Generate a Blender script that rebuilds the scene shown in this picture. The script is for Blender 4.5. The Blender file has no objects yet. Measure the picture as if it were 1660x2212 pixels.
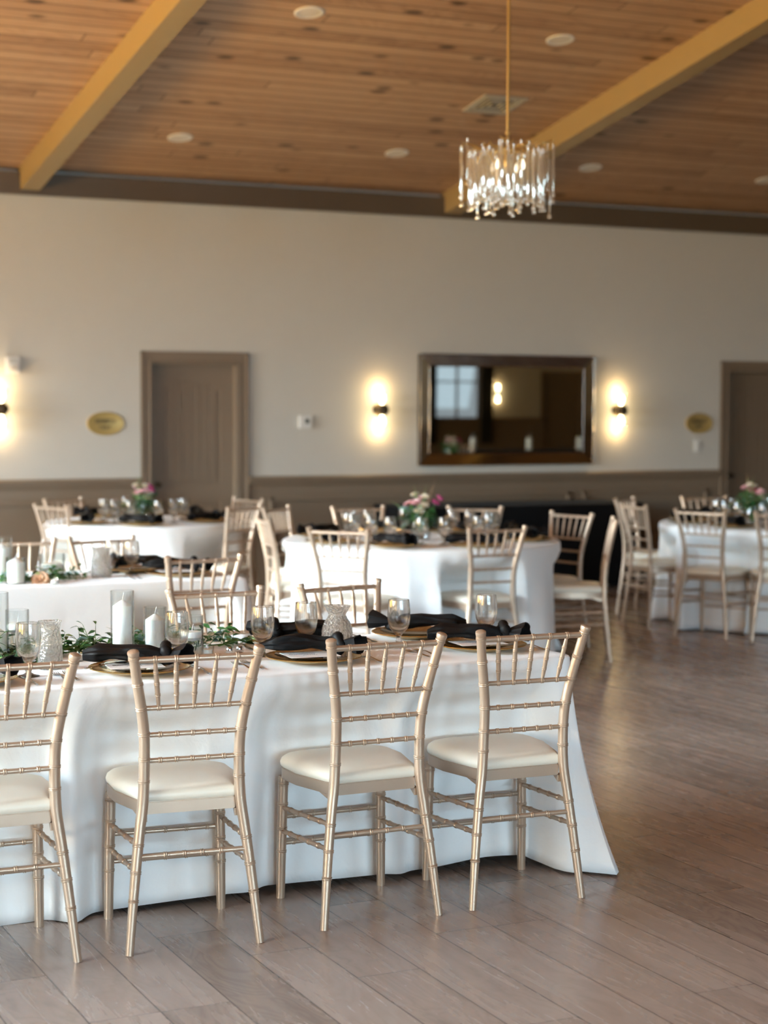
import bpy, bmesh, math, random
from mathutils import Vector, Matrix, noise
random.seed(7)
PI = math.pi
S = bpy.context.scene
COL = S.collection

# ---------------------------------------------------------------- camera, world, light, exposure
F_PX, PITCH, YAW, ROLL, EYE = 3850.0, math.atan(228/3850.0), math.radians(25.5), 0.0034, 1.63
fw = Vector((math.sin(YAW)*math.cos(PITCH), math.cos(YAW)*math.cos(PITCH), -math.sin(PITCH)))
r0 = Vector((math.cos(YAW), -math.sin(YAW), 0)); u0 = r0.cross(fw)
rt = r0*math.cos(ROLL) + u0*math.sin(ROLL); up = u0*math.cos(ROLL) - r0*math.sin(ROLL)
cd = bpy.data.cameras.new('camera'); cam = bpy.data.objects.new('camera', cd); COL.objects.link(cam)
M = Matrix((rt, up, -fw)).transposed().to_4x4(); M.translation = Vector((0, 0, EYE))
cam.matrix_world = M
cd.sensor_fit = 'HORIZONTAL'; cd.sensor_width = 24.0; cd.lens = F_PX/1660*24
cd.clip_start = 0.05; cd.clip_end = 200
cd.dof.use_dof = True; cd.dof.focus_distance = 5.75; cd.dof.aperture_fstop = 2.1
S.camera = cam

S.view_settings.view_transform = 'Standard'; S.view_settings.look = 'None'
S.view_settings.gamma = 1.0; S.view_settings.use_curve_mapping = False
S.view_settings.exposure = 0.95
CY = S.cycles
CY.max_bounces = 8; CY.diffuse_bounces = 4; CY.glossy_bounces = 3; CY.transmission_bounces = 8; CY.transparent_max_bounces = 10
CY.use_light_tree = False; CY.use_adaptive_sampling = True; CY.adaptive_threshold = 0.045; CY.adaptive_min_samples = 20; CY.sample_clamp_indirect = 6.0; CY.use_denoising = True

W = bpy.data.worlds.new('world'); S.world = W; W.use_nodes = True
wn = W.node_tree; wn.nodes.clear()
wo = wn.nodes.new('ShaderNodeOutputWorld'); wb = wn.nodes.new('ShaderNodeBackground')
wb.inputs[0].default_value = (0.80, 0.90, 1.0, 1); wb.inputs[1].default_value = 0.22
wn.links.new(wb.outputs[0], wo.inputs[0])

def area(name, loc, direction, sx, sy, col, power, spread=PI):
    l = bpy.data.lights.new(name, 'AREA'); l.shape = 'RECTANGLE'; l.size = sx; l.size_y = sy
    l.color = col; l.energy = power; l.spread = spread
    o = bpy.data.objects.new(name, l); COL.objects.link(o); o.location = loc
    o.rotation_euler = Vector(direction).to_track_quat('-Z', 'Y').to_euler()
    return o
LEFT_WIN = [-8.5, -5.5, -2.5, 0.5, 3.5, 6.5, 9.5, 12.3]     # centres along the window wall
BACK_WIN = [-0.8, 2.4, 5.6, 21.0]
SKY = (0.66, 0.91, 1.08); GROUND = (1.0, 0.565, 0.12)
# daylight in each window: cool sky falling in downwards, warm sunlit ground bouncing upwards
for y, k in zip(LEFT_WIN, (.25, .2, .12, .12, .55, 1.7, 1.9, 1.8)):
    area('sky_daylight', (-4.0, y, 1.95), (1, 0, -0.80), 1.9, 1.9, SKY, 175*k, math.radians(96))
    area('ground_daylight', (-4.05, y, 1.35), (1, 0, 0.62), 1.9, 1.3, GROUND, 150*min(1, k+.4), math.radians(118))
for x in BACK_WIN[:3]:
    area('sky_daylight', (x, -11.0, 1.95), (0, 1, -0.45), 1.9, 1.9, SKY, 110, math.radians(84))
area('sky_daylight', (21.0, -11.15, 1.9), (0, 1, -0.3), 1.4, 1.4, SKY, 1.0, math.radians(150))

# ---------------------------------------------------------------- materials
def mat(name):
    m = bpy.data.materials.new(name); m.use_nodes = True
    nt = m.node_tree; nt.nodes.clear()
    out = nt.nodes.new('ShaderNodeOutputMaterial')
    return m, nt, out
def N(nt, typ, ins=None, **at):
    n = nt.nodes.new('ShaderNode'+typ)
    for k, v in at.items(): setattr(n, k, v)
    for k, v in (ins or {}).items():
        if isinstance(v, bpy.types.NodeSocket): nt.links.new(v, n.inputs[k])
        else: n.inputs[k].default_value = v
    return n
def rgb(c): return (c[0], c[1], c[2], 1)
def ramp(nt, fac, stops):
    r = nt.nodes.new('ShaderNodeValToRGB'); nt.links.new(fac, r.inputs[0])
    e = r.color_ramp.elements
    while len(e) < len(stops): e.new(0.5)
    for el, (p, c) in zip(e, stops): el.position = p; el.color = rgb(c)
    return r.outputs[0]
def math_(nt, op, a, b=None, c=None):
    ins = {0: a}
    if b is not None: ins[1] = b
    if c is not None: ins[2] = c
    return N(nt, 'Math', ins, operation=op).outputs[0]
def mixc(nt, fac, a, b, mode='MIX'):
    n = nt.nodes.new('ShaderNodeMix'); n.data_type = 'RGBA'; n.blend_type = mode
    for i, v in ((0, fac), (6, a), (7, b)):
        if isinstance(v, bpy.types.NodeSocket): nt.links.new(v, n.inputs[i])
        else: n.inputs[i].default_value = v if i == 0 else rgb(v)
    return n.outputs[2]
def principled(nt, out, **kw):
    p = nt.nodes.new('ShaderNodeBsdfPrincipled')
    for k, v in kw.items():
        k = k.replace('_', ' ')
        if isinstance(v, bpy.types.NodeSocket): nt.links.new(v, p.inputs[k])
        elif isinstance(v, tuple): p.inputs[k].default_value = rgb(v) if len(p.inputs[k].default_value) == 4 else v
        else: p.inputs[k].default_value = v
    nt.links.new(p.outputs[0], out.inputs[0])
    return p
def bump(nt, p, h, strength, dist=0.01):
    b = N(nt, 'Bump', {'Strength': strength, 'Distance': dist, 'Height': h}); nt.links.new(b.outputs[0], p.inputs['Normal'])

def simple(name, col, rough=0.5, metal=0.0, var=0.06, scale=8.0, bmp=0.0, bscale=60.0, **kw):
    m, nt, out = mat(name)
    tc = N(nt, 'TexCoord').outputs['Object']
    n = N(nt, 'TexNoise', {'Vector': tc, 'Scale': scale, 'Detail': 4.0}).outputs[0]
    c = mixc(nt, n, tuple(max(0, x*(1-var)) for x in col), tuple(min(1, x*(1+var)) for x in col))
    p = principled(nt, out, Base_Color=c, Roughness=rough, Metallic=metal, **kw)
    if bmp:
        b = N(nt, 'TexNoise', {'Vector': tc, 'Scale': bscale, 'Detail': 3.0}).outputs[0]; bump(nt, p, b, bmp)
    return m
MT = {}
MT['wall'] = simple('wall_paint', (0.57, 0.555, 0.51), 0.85, var=0.02, bmp=0.05, bscale=120)
MT['trim'] = simple('taupe_trim_paint', (0.215, 0.158, 0.108), 0.45, var=0.03)
MT['beam'] = simple('beam_paint', (0.31, 0.225, 0.11), 0.5, var=0.03)
MT['crown'] = simple('dark_crown_paint', (0.10, 0.072, 0.045), 0.5, var=0.03)
MT['white_plastic'] = simple('white_plastic', (0.72, 0.72, 0.70), 0.4, var=0.01)
MT['dark_screen'] = simple('dark_screen', (0.03, 0.04, 0.03), 0.2)
MT['chair'] = simple('champagne_gold_paint', (0.495, 0.378, 0.285), 0.34, 0.5, var=0.04, scale=20, bmp=0.02, bscale=300)
MT['vinyl'] = simple('ivory_vinyl', (0.80, 0.76, 0.655), 0.38, var=0.02, bmp=0.12, bscale=14)
MT['brass'] = simple('brass', (0.72, 0.52, 0.22), 0.3, 1.0)
MT['dark_brass'] = simple('dark_bronze', (0.10, 0.07, 0.04), 0.35, 0.8)
MT['gold'] = simple('gold_charger', (0.62, 0.41, 0.14), 0.22, 0.9, var=0.1, scale=30)
MT['sign'] = simple('gold_sign_plate', (0.50, 0.36, 0.13), 0.45, 0.35)
MT['sign_dark'] = simple('sign_engraving', (0.10, 0.075, 0.04), 0.6)
MT['steel'] = simple('polished_steel', (0.55, 0.53, 0.52), 0.18, 1.0)
MT['wax'] = simple('white_wax', (0.90, 0.89, 0.85), 0.5, var=0.01, Subsurface_Weight=0.2, Subsurface_Radius=(0.02, 0.015, 0.01))
MT['card'] = simple('white_card', (0.86, 0.86, 0.85), 0.7, var=0.01)
MT['ink'] = simple('grey_ink', (0.20, 0.20, 0.22), 0.8)
MT['pepper'] = simple('ground_pepper', (0.10, 0.08, 0.07), 0.9, var=0.5, scale=400)
MT['black_plastic'] = simple('black_plastic', (0.01, 0.01, 0.01), 0.4)
MT['vent'] = simple('vent_metal', (0.42, 0.40, 0.35), 0.5)
MT['lens'] = simple('frosted_lens', (0.62, 0.58, 0.52), 0.5)
MT['water'] = None
def cloth_mat(name, col, rough=0.75, sheen=0.3, wr=0.25, spec=0.3):
    m, nt, out = mat(name)
    tc = N(nt, 'TexCoord').outputs['Object']
    a = N(nt, 'TexNoise', {'Vector': tc, 'Scale': 3.2, 'Detail': 5.0, 'Distortion': 0.6}).outputs[0]
    b = N(nt, 'TexNoise', {'Vector': tc, 'Scale': 22.0, 'Detail': 3.0}).outputs[0]
    w = N(nt, 'TexNoise', {'Vector': tc, 'Scale': 420.0, 'Detail': 1.0}).outputs[0]
    h = math_(nt, 'ADD', math_(nt, 'MULTIPLY', a, 1.0), math_(nt, 'ADD', math_(nt, 'MULTIPLY', b, 0.12), math_(nt, 'MULTIPLY', w, 0.012)))
    c = mixc(nt, a, tuple(x*0.97 for x in col), tuple(min(1, x*1.02) for x in col))
    p = principled(nt, out, Base_Color=c, Roughness=rough, Sheen_Weight=sheen, Specular_IOR_Level=spec)
    bump(nt, p, h, wr, 0.05)
    return m
MT['cloth'] = cloth_mat('white_table_linen', (0.86, 0.87, 0.875))
MT['black_cloth'] = cloth_mat('black_table_cloth', (0.006, 0.006, 0.007), sheen=0.02, spec=0.1)
MT['napkin'] = cloth_mat('black_satin_napkin', (0.006, 0.006, 0.007), 0.55, 0.0, 0.35, 0.22)
MT['curtain'] = cloth_mat('dark_curtain', (0.03, 0.03, 0.028))

def glass_mat(name, col=(1, 1, 1), ior=1.45, rough=0.0, bmp=0.0, bscale=40, clear=0.0):
    m, nt, out = mat(name)
    p = principled(nt, out, Base_Color=col, Roughness=rough, Transmission_Weight=1.0, IOR=ior)
    if clear:
        t = N(nt, 'BsdfTransparent', {0: (1, 1, 1, 1)})
        mx = N(nt, 'MixShader', {0: clear, 1: p.outputs[0], 2: t.outputs[0]}); nt.links.new(mx.outputs[0], out.inputs[0])
    if bmp:
        tc = N(nt, 'TexCoord').outputs['Object']
        b = N(nt, 'TexVoronoi', {'Vector': tc, 'Scale': bscale}).outputs[0]; bump(nt, p, b, bmp, 0.01)
    return m
MT['glass'] = glass_mat('clear_glass', (0.99, 1, 1), clear=0.2)
MT['cut_glass'] = glass_mat('pressed_glass', (0.99, 1, 1), 1.5, 0.05, 0.6, 90, clear=0.3)
nt_ = MT['cut_glass'].node_tree                               # white mixed into the glass imitates sparkle from the white cloth
out_ = next(n for n in nt_.nodes if n.type == 'OUTPUT_MATERIAL'); prev_ = out_.inputs[0].links[0].from_socket
tr_ = N(nt_, 'BsdfTranslucent', {0: (.95, .97, .97, 1)}); df_ = N(nt_, 'BsdfDiffuse', {0: (.9, .92, .92, 1)}); m1_ = N(nt_, 'MixShader', {0: .5, 1: tr_.outputs[0], 2: df_.outputs[0]})
m2_ = N(nt_, 'MixShader', {0: .09, 1: prev_, 2: m1_.outputs[0]}); nt_.links.new(m2_.outputs[0], out_.inputs[0])
MT['water'] = glass_mat('water', (0.97, 1, 0.99), 1.33)
def thin_glass(name, tint=(0.97, 0.985, 0.985), gl=1.0):
    m, nt, out = mat(name)
    ge = N(nt, 'NewGeometry')
    dt = N(nt, 'VectorMath', {0: ge.outputs['Normal'], 1: ge.outputs['Incoming']}, operation='DOT_PRODUCT').outputs['Value']
    om = math_(nt, 'SUBTRACT', 1.0, math_(nt, 'ABSOLUTE', dt))
    n = N(nt, 'TexNoise', {'Scale': 3.0}).outputs[0]
    f = math_(nt, 'ADD', 0.045*gl, math_(nt, 'MULTIPLY', math_(nt, 'POWER', om, 4.0), math_(nt, 'ADD', math_(nt, 'MULTIPLY', n, 0.1), 0.8)))
    t = N(nt, 'BsdfTransparent', {0: mixc(nt, math_(nt, 'POWER', om, 3.5), tint, tuple(x*0.25 for x in tint))}); g = N(nt, 'BsdfGlossy', {'Roughness': 0.02, 'Color': (1, 1, 1, 1)})
    mx = N(nt, 'MixShader', {0: f, 1: t.outputs[0], 2: g.outputs[0]}); nt.links.new(mx.outputs[0], out.inputs[0])
    return m
MT['thin_glass'] = thin_glass('thin_clear_glass')
def frosted(name, col, k_t, k_d):
    m, nt, out = mat(name)
    n = N(nt, 'TexNoise', {'Vector': N(nt, 'TexCoord').outputs['Object'], 'Scale': 60.0}).outputs[0]
    d = N(nt, 'BsdfTranslucent', {0: mixc(nt, n, col, tuple(x*.9 for x in col))}); d2 = N(nt, 'BsdfDiffuse', {0: rgb(col)})
    dd = N(nt, 'MixShader', {0: .5, 1: d.outputs[0], 2: d2.outputs[0]})
    g = N(nt, 'BsdfGlossy', {'Roughness': 0.07, 'Color': (.82, .78, .70, 1)})
    a = N(nt, 'MixShader', {0: k_d, 1: g.outputs[0], 2: dd.outputs[0]})
    t = N(nt, 'BsdfTransparent', {0: (.97, .97, .96, 1)})
    mx = N(nt, 'MixShader', {0: k_t, 1: a.outputs[0], 2: t.outputs[0]}); nt.links.new(mx.outputs[0], out.inputs[0]); return m
MT['crystal'] = frosted('crystal_rod', (0.86, 0.84, 0.80), 0.5, 0.42)
MT['mirror'] = simple('mirror_silver', (0.80, 0.82, 0.79), 0.012, 1.0, var=0.01)
MT['bevel'] = simple('bevelled_mirror_strip', (0.62, 0.62, 0.60), 0.06, 1.0, var=0.01)
def emis(name, col, st):
    m, nt, out = mat(name)
    n = N(nt, 'TexNoise', {'Scale': 2.0}).outputs[0]
    c = mixc(nt, n, col, tuple(min(1, x*1.03) for x in col))
    e = N(nt, 'Emission', {0: c, 1: st}); nt.links.new(e.outputs[0], out.inputs[0]); return m
MT['bulb'] = emis('lit_warm_bulb', (1.0, 0.74, 0.38), 14)
MT['dim_bulb'] = emis('dim_candle_bulb', (1.0, 0.84, 0.60), 1.6)
MT['exit_red'] = emis('red_exit_letters', (1.0, 0.06, 0.03), 5)

def leaf_mat(name, a, b):
    m, nt, out = mat(name)
    tc = N(nt, 'TexCoord').outputs['Object']
    n = N(nt, 'TexNoise', {'Vector': tc, 'Scale': 30.0, 'Detail': 2.0}).outputs[0]
    principled(nt, out, Base_Color=ramp(nt, n, [(0.35, a), (0.65, b)]), Roughness=0.42)
    return m
MT['leaf'] = leaf_mat('ruscus_leaf', (0.010, 0.058, 0.016), (0.035, 0.135, 0.03))
MT['leaf_light'] = leaf_mat('light_green_bud', (0.25, 0.42, 0.12), (0.45, 0.60, 0.28))
MT['leaf_blue'] = leaf_mat('eucalyptus_leaf', (0.13, 0.26, 0.24), (0.25, 0.40, 0.37))
MT['stem'] = leaf_mat('green_stem', (0.05, 0.14, 0.03), (0.10, 0.22, 0.05))
MT['pink'] = leaf_mat('blush_petal', (0.85, 0.45, 0.52), (0.92, 0.68, 0.70))
MT['cream'] = leaf_mat('cream_petal', (0.86, 0.78, 0.62), (0.95, 0.90, 0.80))
MT['magenta'] = leaf_mat('magenta_petal', (0.50, 0.05, 0.20), (0.75, 0.20, 0.42))
MT['peach'] = leaf_mat('peach_petal', (0.70, 0.42, 0.26), (0.85, 0.62, 0.42))

def plank_mat(name, along, width, length, c_lo, c_mid, c_hi, groove_c, gw, rough, knots, grain_s, off=0.0, spec=0.5, gbump=0.3, kscale=3.2):
    m, nt, out = mat(name)
    tc = N(nt, 'TexCoord').outputs['Object']
    sp = N(nt, 'SeparateXYZ', {0: tc})
    L, A = (sp.outputs[1], sp.outputs[0]) if along == 'y' else (sp.outputs[0], sp.outputs[1])
    a = math_(nt, 'DIVIDE', math_(nt, 'ADD', A, 40.0+off), width)
    row = math_(nt, 'FLOOR', a); fa = math_(nt, 'FRACT', a)
    rnd = N(nt, 'TexWhiteNoise', {'W': row}, noise_dimensions='1D').outputs[0]
    l = math_(nt, 'ADD', math_(nt, 'DIVIDE', math_(nt, 'ADD', L, 60.0), length), math_(nt, 'MULTIPLY', rnd, 7.0))
    idx = math_(nt, 'FLOOR', l); fl = math_(nt, 'FRACT', l)
    cell = N(nt, 'CombineXYZ', {0: row, 1: idx}).outputs[0]
    pr = N(nt, 'TexWhiteNoise', {'Vector': cell}, noise_dimensions='2D')
    # grain, stretched along the board and shifted per board
    mp = N(nt, 'CombineXYZ', {0: math_(nt, 'MULTIPLY', L, 0.11), 1: A, 2: math_(nt, 'MULTIPLY', pr.outputs[0], 37.0)}).outputs[0]
    g1 = N(nt, 'TexNoise', {'Vector': mp, 'Scale': grain_s, 'Detail': 6.0, 'Roughness': 0.6, 'Distortion': 0.7}).outputs[0]
    mp2 = N(nt, 'CombineXYZ', {0: math_(nt, 'MULTIPLY', L, 0.35), 1: A, 2: math_(nt, 'MULTIPLY', pr.outputs[0], 11.0)}).outputs[0]
    g2 = N(nt, 'TexNoise', {'Vector': mp2, 'Scale': grain_s*0.28, 'Detail': 3.0, 'Distortion': 1.6}).outputs[0]
    rings = math_(nt, 'ABSOLUTE', math_(nt, 'SINE', math_(nt, 'MULTIPLY', g2, 34.0)))
    gg = math_(nt, 'ADD', math_(nt, 'MULTIPLY', g1, 0.6), math_(nt, 'ADD', math_(nt, 'MULTIPLY', rings, 0.12), math_(nt, 'MULTIPLY', pr.outputs[0], 0.30)))
    col = ramp(nt, gg, [(0.28, c_lo), (0.5, c_mid), (0.78, c_hi)])
    if knots:
        kv = N(nt, 'CombineXYZ', {0: math_(nt, 'MULTIPLY', L, 0.55), 1: A, 2: 0.0}).outputs[0]
        vo = N(nt, 'TexVoronoi', {'Vector': kv, 'Scale': kscale, 'Randomness': 1.0})
        sel = math_(nt, 'GREATER_THAN', N(nt, 'SeparateColor', {0: vo.outputs['Color']}).outputs[0], 1-knots)
        kd = N(nt, 'MapRange', {0: vo.outputs['Distance'], 1: 0.08, 2: 0.2, 3: 1.0, 4: 0.0}, interpolation_type='SMOOTHSTEP').outputs[0]
        col = mixc(nt, math_(nt, 'MULTIPLY', math_(nt, 'MULTIPLY', kd, sel), 0.9), col, tuple(x*0.28 for x in c_lo))
    ga = math_(nt, 'LESS_THAN', math_(nt, 'MINIMUM', fa, math_(nt, 'SUBTRACT', 1.0, fa)), gw/width)
    gl = math_(nt, 'LESS_THAN', math_(nt, 'MINIMUM', fl, math_(nt, 'SUBTRACT', 1.0, fl)), gw/length*0.8)
    gr = math_(nt, 'MAXIMUM', ga, gl)
    col = mixc(nt, math_(nt, 'MULTIPLY', gr, 0.75), col, groove_c)
    rg = math_(nt, 'ADD', math_(nt, 'MULTIPLY', g1, 0.12), rough-0.06)
    p = principled(nt, out, Base_Color=col, Roughness=rg, Specular_IOR_Level=spec)
    bump(nt, p, math_(nt, 'SUBTRACT', math_(nt, 'MULTIPLY', g1, 0.15), gr), gbump, 0.002)
    return m
MT['floor'] = plank_mat('grey_oak_laminate', 'y', 0.2, 1.25, (0.205, 0.150, 0.124), (0.30, 0.228, 0.193), (0.37, 0.292, 0.252), (0.05, 0.035, 0.03), 0.0024, 0.27, 0.22, 14.0, off=-0.09, spec=0.5, kscale=1.7)
MT['ceiling'] = plank_mat('knotty_pine_boards', 'x', 0.14, 5.2, (0.27, 0.15, 0.08), (0.39, 0.235, 0.135), (0.48, 0.31, 0.185), (0.07, 0.035, 0.018), 0.007, 0.5, 0.85, 5.0, spec=0.3, kscale=3.9)

# ---------------------------------------------------------------- mesh helpers
def link(name, bm, m=None, parent=None, smooth=True, **mod):
    me = bpy.data.meshes.new(name)
    bmesh.ops.recalc_face_normals(bm, faces=bm.faces)
    bm.to_mesh(me); bm.free()
    if smooth:
        me.shade_smooth()
        try: me.set_sharp_from_angle(angle=math.radians(38))
        except Exception: pass
    o = bpy.data.objects.new(name, me); COL.objects.link(o)
    if m: me.materials.append(MT[m] if isinstance(m, str) else m)
    if parent: o.parent = parent
    return o
def empty(name, loc=(0, 0, 0), rz=0.0, label=None, cat=None, group=None):
    o = bpy.data.objects.new(name, None); COL.objects.link(o); o.empty_display_size = 0.1
    o.location = loc; o.rotation_euler = (0, 0, rz)
    tag(o, label, cat, group); return o
def tag(o, label=None, cat=None, group=None, kind=None):
    if label: o['label'] = label
    if cat: o['category'] = cat
    if group: o['group'] = group
    if kind: o['kind'] = kind
    return o
def struct(o): o['kind'] = 'structure'; return o
def dup(o, loc=None, rz=None, label=None, group=None, parent=None, scale=None):
    c = o.copy(); COL.objects.link(c)
    if parent: c.parent = parent
    if loc is not None: c.location = loc
    if rz is not None: c.rotation_euler = (c.rotation_euler[0], c.rotation_euler[1], rz)
    if scale: c.scale = (scale,)*3
    if label: c['label'] = label
    if group: c['group'] = group
    for ch in list(o.children): dup(ch, parent=c)
    return c
class Proto:
    """first use hands out the original, later uses hand out copies"""
    def __init__(s, root): s.root = root; s.used = False
    def put(s, loc, rz=0.0, label=None, group=None, scale=None):
        if not s.used:
            s.used = True; o = s.root
            o.location = loc; o.rotation_euler = (0, 0, rz)
            if scale: o.scale = (scale,)*3
            if label: o['label'] = label
            if group: o['group'] = group
            return o
        o = dup(s.root, loc, rz, label, group, scale=scale or 1.0)
        return o
def box(bm, x0, x1, y0, y1, z0, z1, bev=0.0):
    vs = [bm.verts.new((x, y, z)) for x in (x0, x1) for y in (y0, y1) for z in (z0, z1)]
    fs = []
    for q in ((0, 1, 3, 2), (4, 6, 7, 5), (0, 4, 5, 1), (2, 3, 7, 6), (0, 2, 6, 4), (1, 5, 7, 3)):
        fs.append(bm.faces.new([vs[i] for i in q]))
    if bev:
        es = list({e for f in fs for e in f.edges})
        bmesh.ops.bevel(bm, geom=es, offset=bev, segments=2, profile=0.6, affect='EDGES')
    return vs
def tube(bm, pts, rad, seg=12, flat=None, cap=True):
    """sweep rings along pts; rad per point; flat=(sx,sy) optional per-point squash"""
    rings = []; n = len(pts); prev = None
    for i in range(n):
        p = Vector(pts[i]); t = (Vector(pts[min(i+1, n-1)]) - Vector(pts[max(i-1, 0)]))
        t = t.normalized() if t.length > 1e-9 else Vector((0, 0, 1))
        if prev is None:
            ref = Vector((0, 0, 1)) if abs(t.z) < 0.9 else Vector((1, 0, 0))
            a = t.cross(ref).normalized()
        else:
            a = prev - t*prev.dot(t); a.normalize()
        b = t.cross(a); prev = a
        sx, sy = flat[i] if flat else (1, 1)
        rings.append([bm.verts.new(p + (a*math.cos(2*PI*k/seg)*sx + b*math.sin(2*PI*k/seg)*sy)*rad[i]) for k in range(seg)])
    for r1, r2 in zip(rings, rings[1:]):
        for k in range(seg): bm.faces.new((r1[k], r1[(k+1) % seg], r2[(k+1) % seg], r2[k]))
    if cap:
        bm.faces.new(rings[0][::-1]); bm.faces.new(rings[-1])
    return rings
def lathe(bm, prof, seg=24, c=(0, 0, 0), wob=None):
    rows = []
    for r, z in prof:
        if r < 1e-5: rows.append([bm.verts.new((c[0], c[1], c[2]+z))])
        else:
            row = []
            for k in range(seg):
                a = 2*PI*k/seg; rr = r*(wob(a, z) if wob else 1)
                row.append(bm.verts.new((c[0]+rr*math.cos(a), c[1]+rr*math.sin(a), c[2]+z)))
            rows.append(row)
    for a, b in zip(rows, rows[1:]):
        if len(a) == 1 and len(b) == 1: continue
        for k in range(seg):
            k2 = (k+1) % seg
            if len(a) == 1: bm.faces.new((a[0], b[k], b[k2]))
            elif len(b) == 1: bm.faces.new((a[k], a[k2], b[0]))
            else: bm.faces.new((a[k], a[k2], b[k2], b[k]))
    return rows
def B(): return bmesh.new()
def interp(tab, z):
    for (z0, v0), (z1, v1) in zip(tab, tab[1:]):
        if z <= z1: 
            t = (z-z0)/(z1-z0); return v0 + (v1-v0)*t
    return tab[-1][1]
def spline(tab, z):
    """smooth (Catmull) table lookup"""
    n = len(tab)
    for i in range(n-1):
        if z <= tab[i+1][0] or i == n-2:
            z0, v0 = tab[i]; z1, v1 = tab[i+1]; h = z1-z0; t = min(max((z-z0)/h, 0), 1)
            m0 = (v1-tab[i-1][1])/(z1-tab[i-1][0]) if i > 0 else (v1-v0)/h
            m1 = (tab[i+2][1]-v0)/(tab[i+2][0]-z0) if i < n-2 else (v1-v0)/h
            t2, t3 = t*t, t*t*t
            return (2*t3-3*t2+1)*v0 + (t3-2*t2+t)*h*m0 + (-2*t3+3*t2)*v1 + (t3-t2)*h*m1

# ---------------------------------------------------------------- the room
Y1, Y0, X0, X1 = 14.6, -10.6, -3.6, 27.0
SL, ZC, YR = 0.18, 3.56, 2.0
def zceil(y): return ZC + SL*(Y1-y) if y > YR else ZC + SL*(y-Y0)
bm = B(); box(bm, X0-.2, X1+.2, Y0-.2, Y1+.2, -0.1, 0); struct(link('floor', bm, 'floor', smooth=False))
bm = B()                                                        # vaulted board ceiling, two slopes
prof = [(Y0-.2, ZC-.036), (YR, zceil(YR)), (Y1+.2, ZC-.036)]
for dz in (0, 0.08):
    for y, z in prof: bm.verts.new((X0-.2, y, z+dz)); bm.verts.new((X1+.2, y, z+dz))
bm.verts.ensure_lookup_table(); v = bm.verts
for q in ((0, 1, 3, 2), (2, 3, 5, 4), (6, 8, 9, 7), (8, 10, 11, 9), (0, 2, 8, 6), (2, 4, 10, 8), (1, 7, 9, 3), (3, 9, 11, 5), (0, 6, 7, 1), (4, 5, 11, 10)):
    bm.faces.new([v[i] for i in q])
struct(link('ceiling', bm, 'ceiling', smooth=False))

def wall_boxes(bm, a0, a1, top, holes, put):
    """boxes along an axis a with rectangular holes (a, b, z0, z1)"""
    cur = a0
    for (h0, h1, z0, z1) in sorted(holes):
        put(bm, cur, h0, 0, top)
        if z0 > 0: put(bm, h0, h1, 0, z0)
        put(bm, h0, h1, z1, top); cur = h1
    put(bm, cur, a1, 0, top)
WZ0, WZ1 = 0.85, 2.75
lw = [(y-.95, y+.95, WZ0, WZ1) for y in LEFT_WIN]
bm = B(); wall_boxes(bm, Y0-.2, Y1+.2, 3.5, lw, lambda b, a, c, z0, z1: box(b, X0-.2, X0, a, c, z0, z1))
def gable(bm, x0, x1):
    vs = []
    for x in (x0, x1): vs.append([bm.verts.new((x, y, z)) for y, z in ((Y0-.2, 3.5), (YR, zceil(YR)+.02), (Y1+.2, 3.5))])
    bm.faces.new(vs[0]); bm.faces.new(vs[1][::-1])
    for i in range(3): j = (i+1) % 3; bm.faces.new((vs[0][i], vs[0][j], vs[1][j], vs[1][i]))
gable(bm, X0-.2, X0); struct(link('wall_left', bm, 'wall', smooth=False))
bm = B(); box(bm, X1, X1+.2, Y0-.2, Y1+.2, 0, 3.5); gable(bm, X1, X1+.2); struct(link('wall_right', bm, 'wall', smooth=False))
DOORS = [(4.755, 5.552), (10.757, 11.56)]                        # openings in the far wall
bm = B(); wall_boxes(bm, X0, X1, ZC+.02, [(a, b, 0, 2.0) for a, b in DOORS], lambda b, a, c, z0, z1: box(b, a, c, Y1, Y1+.2, z0, z1))
struct(link('wall_far', bm, 'wall', smooth=False))
bm = B()
bw = [(x-.95, x+.95, WZ0, WZ1) for x in BACK_WIN[:3]] + [(20.35, 21.65, 0.95, 2.35)]
wall_boxes(bm, X0, X1, ZC+.02, bw+[(23.5, 24.6, 0, 2.1)], lambda b, a, c, z0, z1: box(b, a, c, Y0-.2, Y0, z0, z1))
struct(link('wall_back', bm, 'wall', smooth=False))

# windows: frame, mullions, thin panes
wi = 0
def window(ax, c, w, z0, z1, split=2):
    global wi; wi += 1
    bm = B()
    def P(a0, a1, d0, d1, za, zb):
        if ax == 'left': box(bm, X0-d1, X0-d0, c+a0, c+a1, za, zb, .004)
        else: box(bm, c+a0, c+a1, Y0-d1, Y0-d0, za, zb, .004)
    h = w/2; t = 0.06
    P(-h, h, -.03, .10, z0, z0+t); P(-h, h, .02, .10, z1-t, z1); P(-h, -h+t, .02, .10, z0, z1); P(h-t, h, .02, .10, z0, z1)
    for k in range(1, split): a = -h + w*k/split; P(a-.025, a+.025, .03, .09, z0, z1)
    P(-h, h, .035, .085, z0+(z1-z0)*.68-.02, z0+(z1-z0)*.68+.02)
    P(-h-.07, h+.07, -.02, .02, z1, z1+.09); P(-h-.07, h+.07, -.04, .02, z0-.06, z0)
    P(-h-.08, -h, -.02, .02, z0-.06, z1+.09); P(h, h+.08, -.02, .02, z0-.06, z1+.09)
    o = struct(link('window_%d' % wi, bm, 'trim', smooth=False))
    bm = B()
    if ax == 'left': box(bm, X0-.064, X0-.058, c-h+.05, c+h-.05, z0+.05, z1-.05)
    else: box(bm, c-h+.05, c+h-.05, Y0-.064, Y0-.058, z0+.05, z1-.05)
    link('window_pane', bm, 'thin_glass', o, smooth=False)
for y in LEFT_WIN: window('left', y, 1.9, WZ0, WZ1)
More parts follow.
